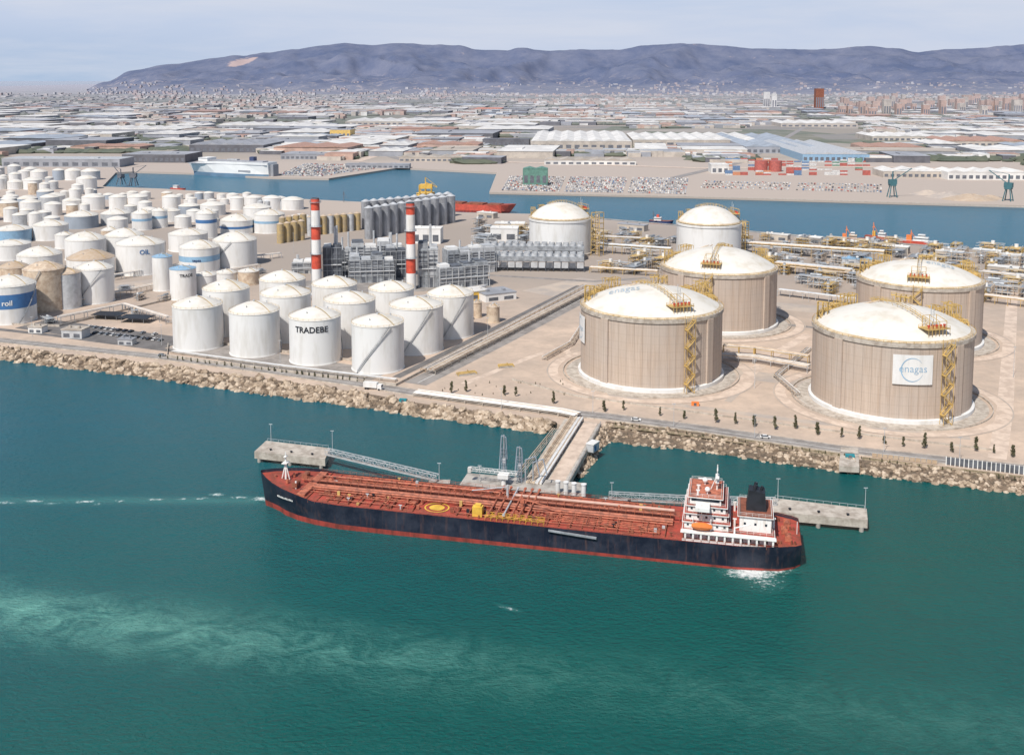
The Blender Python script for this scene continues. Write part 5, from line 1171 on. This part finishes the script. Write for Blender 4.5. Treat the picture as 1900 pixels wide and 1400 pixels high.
def lot(q4, ns, nt_):
    Q = [G(u,v) for u,v in q4]
    for i in range(ns):
        if i % 3 == 2: continue
        for j in range(nt_):
            if RND.random() < .86 and (j % 31) > 1: f, g = i/ns, j/nt_; pts.append(Q[0].lerp(Q[1],g).lerp(Q[3].lerp(Q[2],g),f))
lot([(925,353),(1275,360),(1280,330),(940,326)], 30, 92); lot([(512,325),(600,327),(735,308),(560,303)], 26, 44); lot([(1290,348),(1640,357),(1640,342),(1300,335)], 8, 60)
pts.sort(key=lambda q: q.y); usedc = set()
mb = MB()
for k, q in enumerate(pts):
    i = RND.choice((0,0,0,1,1,2,2,3,3,1,0,2,1,3,4,5))
    if k < 294:
        o = cpro[i] if i not in usedc else cpro[i].copy()
        if i in usedc: C.objects.link(o)
        usedc.add(i); o.location = q; o.rotation_euler = (0,0,1.5); tag(o, f'{cn[i]} car in the front rows of the large car park on the far quay', 'car', f'{cn[i]} cars in the far quay car park')
    else: carm(mb, q, 1.5, i)
for i in range(6):
    if i not in usedc: bpy.data.objects.remove(cpro[i])
tag(mb.build('distant_parked_cars', cmat), 'rows of parked cars filling the far quay lots', 'cars', kind='stuff')
# ------------------------------------------------------------ the plain
def bank(u):
    for (a, va), (b, vb) in zip(UPB, UPB[1:]):
        if a <= u <= b: return min(va,vb)
    return 318 if u < 215 else 380
keep = [(985,1172,232,282),(1175,1412,238,275),(1385,1612,232,330),(0,345,285,312),(350,490,262,286),(520,610,285,330),(895,982,255,275),(905,1300,290,372),(1300,1905,300,390),(612,650,240,260),(640,860,290,330),(355,520,286,335),(500,760,296,335),(640,770,215,235),(1620,1740,247,264),(1760,1900,257,274),(100,330,233,250),(400,560,226,242),(1450,1590,222,238)]
def mkw(wall, roof, gable):
    t = thing('warehouse', 'w', 'warehouse', (0,0,0)); MB().box(-.5,.5,-.5,.5,0,1).build('wall', M[wall], t); mb = MB()
    if gable:
        for k in range(3): x0, x1 = -.5+k/3, -.5+(k+1)/3; xm = (x0+x1)/2; mb.add([(x0,-.51,1),(xm,-.51,1.25),(x1,-.51,1),(x0,.51,1),(xm,.51,1.25),(x1,.51,1)], [(0,1,4,3),(1,2,5,4),(0,2,1),(3,4,5)])
    else: mb.box(-.505,.505,-.505,.505,1.005,1.06).box(-.2,-.1,-.2,.1,1.06,1.2)
    mb.build('roof', M[roof], t); return t
specs = [('fgrey','fwhite',1,'white roofed'),('fdark','fgrey',0,'grey'),('beige','fwhite',0,'white'),('brick','terra',1,'red roofed'),('fdark','fblue',1,'blue grey roofed'),('fgrey','sand',0,'sandy roofed')]
WPt = [mkw(a,b,c) for a,b,c,_ in specs]; wused = [0]*6; cnt = 0; tries = 0; occ = []
while cnt < 280 and tries < 16000:
    tries += 1; u = RND.uniform(-20,1920); v = 196+ (RND.random()**1.0)*119
    if v > bank(u)-9 or any(a-15 < u < b+15 and c-2 < v < d_+4 for a,b,c,d_ in keep): continue
    p = G(u,v); L = RND.uniform(60,260); Wd = RND.uniform(60,200)
    if any(abs(p.x-a) < (L+c)*.52+6 and abs(p.y-b) < (Wd+d_)*.52+14 for a,b,c,d_ in occ): continue
    occ.append((p.x,p.y,L,Wd)); k = RND.choice((0,0,0,1,2,2,2,3,4,5,1,0)); sc = (L,Wd,RND.uniform(10,16)); lb = f'{specs[k][3]} warehouse on the industrial plain beyond the basin'
    a = -.12
    if wused[k] == 0: WPt[k].location = p; WPt[k].scale = sc; WPt[k].rotation_euler = (0,0,a); WPt[k]['label'] = lb; WPt[k]['group'] = f'{specs[k][3]} warehouses on the plain'
    else: dup(WPt[k], p, a, sc, lb, f'{specs[k][3]} warehouses on the plain')
    wused[k] += 1; cnt += 1
cm = [M['fwhite'],M['beige'],M['fgrey'],M['terra'],M['brick'],M['sand'],M['lgrey'],M['fdark']]; mb = MB(); N = 0
while N < 8500:
    u = RND.uniform(-40,1940); v = 156.5+ (RND.random()**1.5)*150
    if v > bank(u)-9 or (v > 200 and any(a-5 < u < b+5 and c < v < d_+3 for a,b,c,d_ in keep)): continue
    if u < 240 and v < 168: continue
    p = G(u,v); dens = noise.noise(Vector((p.x/900.,p.y/1400.,0)))
    if dens < .0 and RND.random() < .9: continue
    if v > 200 and any(abs(p.x-a) < c*.5+8 and abs(p.y-b) < d_*.5+8 for a,b,c,d_ in occ): continue
    z = hill_z(p.x,p.y) if p.y > YM0 else LZ
    if z > 130 or z < 0: continue
    far = v < 178; town = noise.noise(Vector((p.x/1500.,p.y/2500.,9))) > .0 and u > 250
    if far or (town and v < 225): L, Wd, Hh = RND.uniform(12,42), RND.uniform(12,40), RND.uniform(8,20 if not far else 28); mi, mt_ = RND.choice(((1,3),(4,3),(4,5),(1,0),(1,5),(4,3),(0,0),(1,1),(4,1),(0,5)))
    else: L, Wd, Hh = RND.uniform(16,80), RND.uniform(16,60), RND.uniform(5,12); mi, mt_ = RND.choice(((1,0),(2,0),(7,0),(2,2),(7,2),(4,3),(1,6),(2,6),(7,5),(1,3),(0,0)))
    mb.obox((p.x,p.y,z-2), L, Wd, Hh+2, -.12+RND.uniform(-.1,.1), mi, mt_); N += 1
tag(mb.build('distant_buildings', cm), 'far off sheds and houses spread over the plain', 'buildings', kind='stuff')
mb = MB(); N = 0
while N < 13000:
    u = RND.uniform(-40,1940); v = 157+(RND.random()**1.2)*150
    if v > bank(u)-7 or (v > 206 and any(a-5 < u < b+5 and c < v < d_+3 for a,b,c,d_ in keep)): continue
    if u < 240 and v < 166: continue
    p = G(u,v)
    if noise.noise(Vector((p.x/600.,p.y/1000.,5))) < .0 and RND.random() < .8: continue
    if p.y > YM0: continue
    if v > 200 and any(abs(p.x-a) < c*.5+3 and abs(p.y-b) < d_*.5+3 for a,b,c,d_ in occ): continue
    vs, fs = RG[RND.randrange(14)]; L = RND.uniform(8,46); Wd = RND.uniform(8,22); hh = RND.uniform(6,11)
    mb.add([(p.x+x*L, p.y+y*Wd, LZ+z*hh+2) for x,y,z in vs], fs); N += 1
tag(mb.build('distant_trees', M['trees']), 'dark tree belts scattered over the far plain', 'trees', kind='stuff')
for i, (u, v, h_) in enumerate(((1100,640,16),(1400,720,14),(1500,560,16),(905,640,16),(545,470,18),(1880,700,16),(60,625,12),(300,640,12),(520,672,12),(930,760,10),(1250,790,10),(1640,838,10),(1100,765,10),(1400,812,10),(1780,856,10))):
    t = thing('lamp_post', 'thin grey lamp post standing in the near industrial area', 'lamp post', G(u,v), 0, 'thin lamp posts of the near site'); MB().tube((0,0,0),(0,0,h_),.13,6,r2=.08).build('pole', M['lgrey'], t); MB().box(-.8,.8,-.15,.15,h_,h_+.2).build('lamp_head', M['lgrey'], t)
# ------------------------------------------------------------ light, sky, camera
sc = bpy.context.scene
w = bpy.data.worlds.new('World'); sc.world = w; w.use_nodes = True; nt = w.node_tree; bg = nt.nodes['Background']
el = radians(52); sd = Vector((-.50,-.866,0))
sky = nn(nt, 'ShaderNodeTexSky', sky_type='NISHITA'); sky.sun_disc = False; sky.sun_elevation = el; sky.sun_rotation = atan2(sd.x, sd.y); sky.air_density = 1.2; sky.dust_density = 1.0
tc = nn(nt, 'ShaderNodeTexCoord'); sp = nn(nt, 'ShaderNodeSeparateXYZ'); nt.links.new(tc.outputs['Generated'], sp.inputs[0])
hz = ramp(nt, sp.outputs[2], .17, .08)
hc = mixc(nt, ramp(nt, sp.outputs[2], 0, .075), (5.6,6.3,7.9), (5.4,6.3,8.0))
hc = mixc(nt, math_(nt,'MULTIPLY',ramp(nt, sp.outputs[0], -.12, -.45), ramp(nt, sp.outputs[2], .055, .0)), hc, (3.3,4.8,6.9))
cl = ramp(nt, noise_(nt, vscale(nt, tc.outputs['Generated'], (2.2,2.2,18)), 1.6, 6, .58, .4), .40, .66)
hc = mixc(nt, math_(nt,'MULTIPLY',cl,.6), hc, (6.9,7.2,8.1))
c = mixc(nt, hz, sky.outputs[0], hc); nt.links.new(c, bg.inputs[0]); bg.inputs[1].default_value = .1
L = bpy.data.lights.new('sun', 'SUN'); L.energy = 4.6; L.angle = radians(.5); L.color = (1,.95,.88); lo = bpy.data.objects.new('sun', L); C.objects.link(lo)
sv = Vector((sd.x*cos(el), sd.y*cos(el), sin(el))); lo.rotation_euler = sv.to_track_quat('Z','Y').to_euler(); lo.location = (0,0,500)
cd = bpy.data.cameras.new('camera'); cam = bpy.data.objects.new('camera', cd); C.objects.link(cam); sc.camera = cam
cam.location = (0,0,H); cam.rotation_euler = (pi/2-PIT,0,0); cd.sensor_width = 36; cd.lens = 36*F/1900; cd.shift_y = -(700-VPP)/1900; cd.clip_start = 1; cd.clip_end = 400000
sc.view_settings.view_transform = 'Standard'; sc.view_settings.look = 'None'; sc.view_settings.exposure = 0
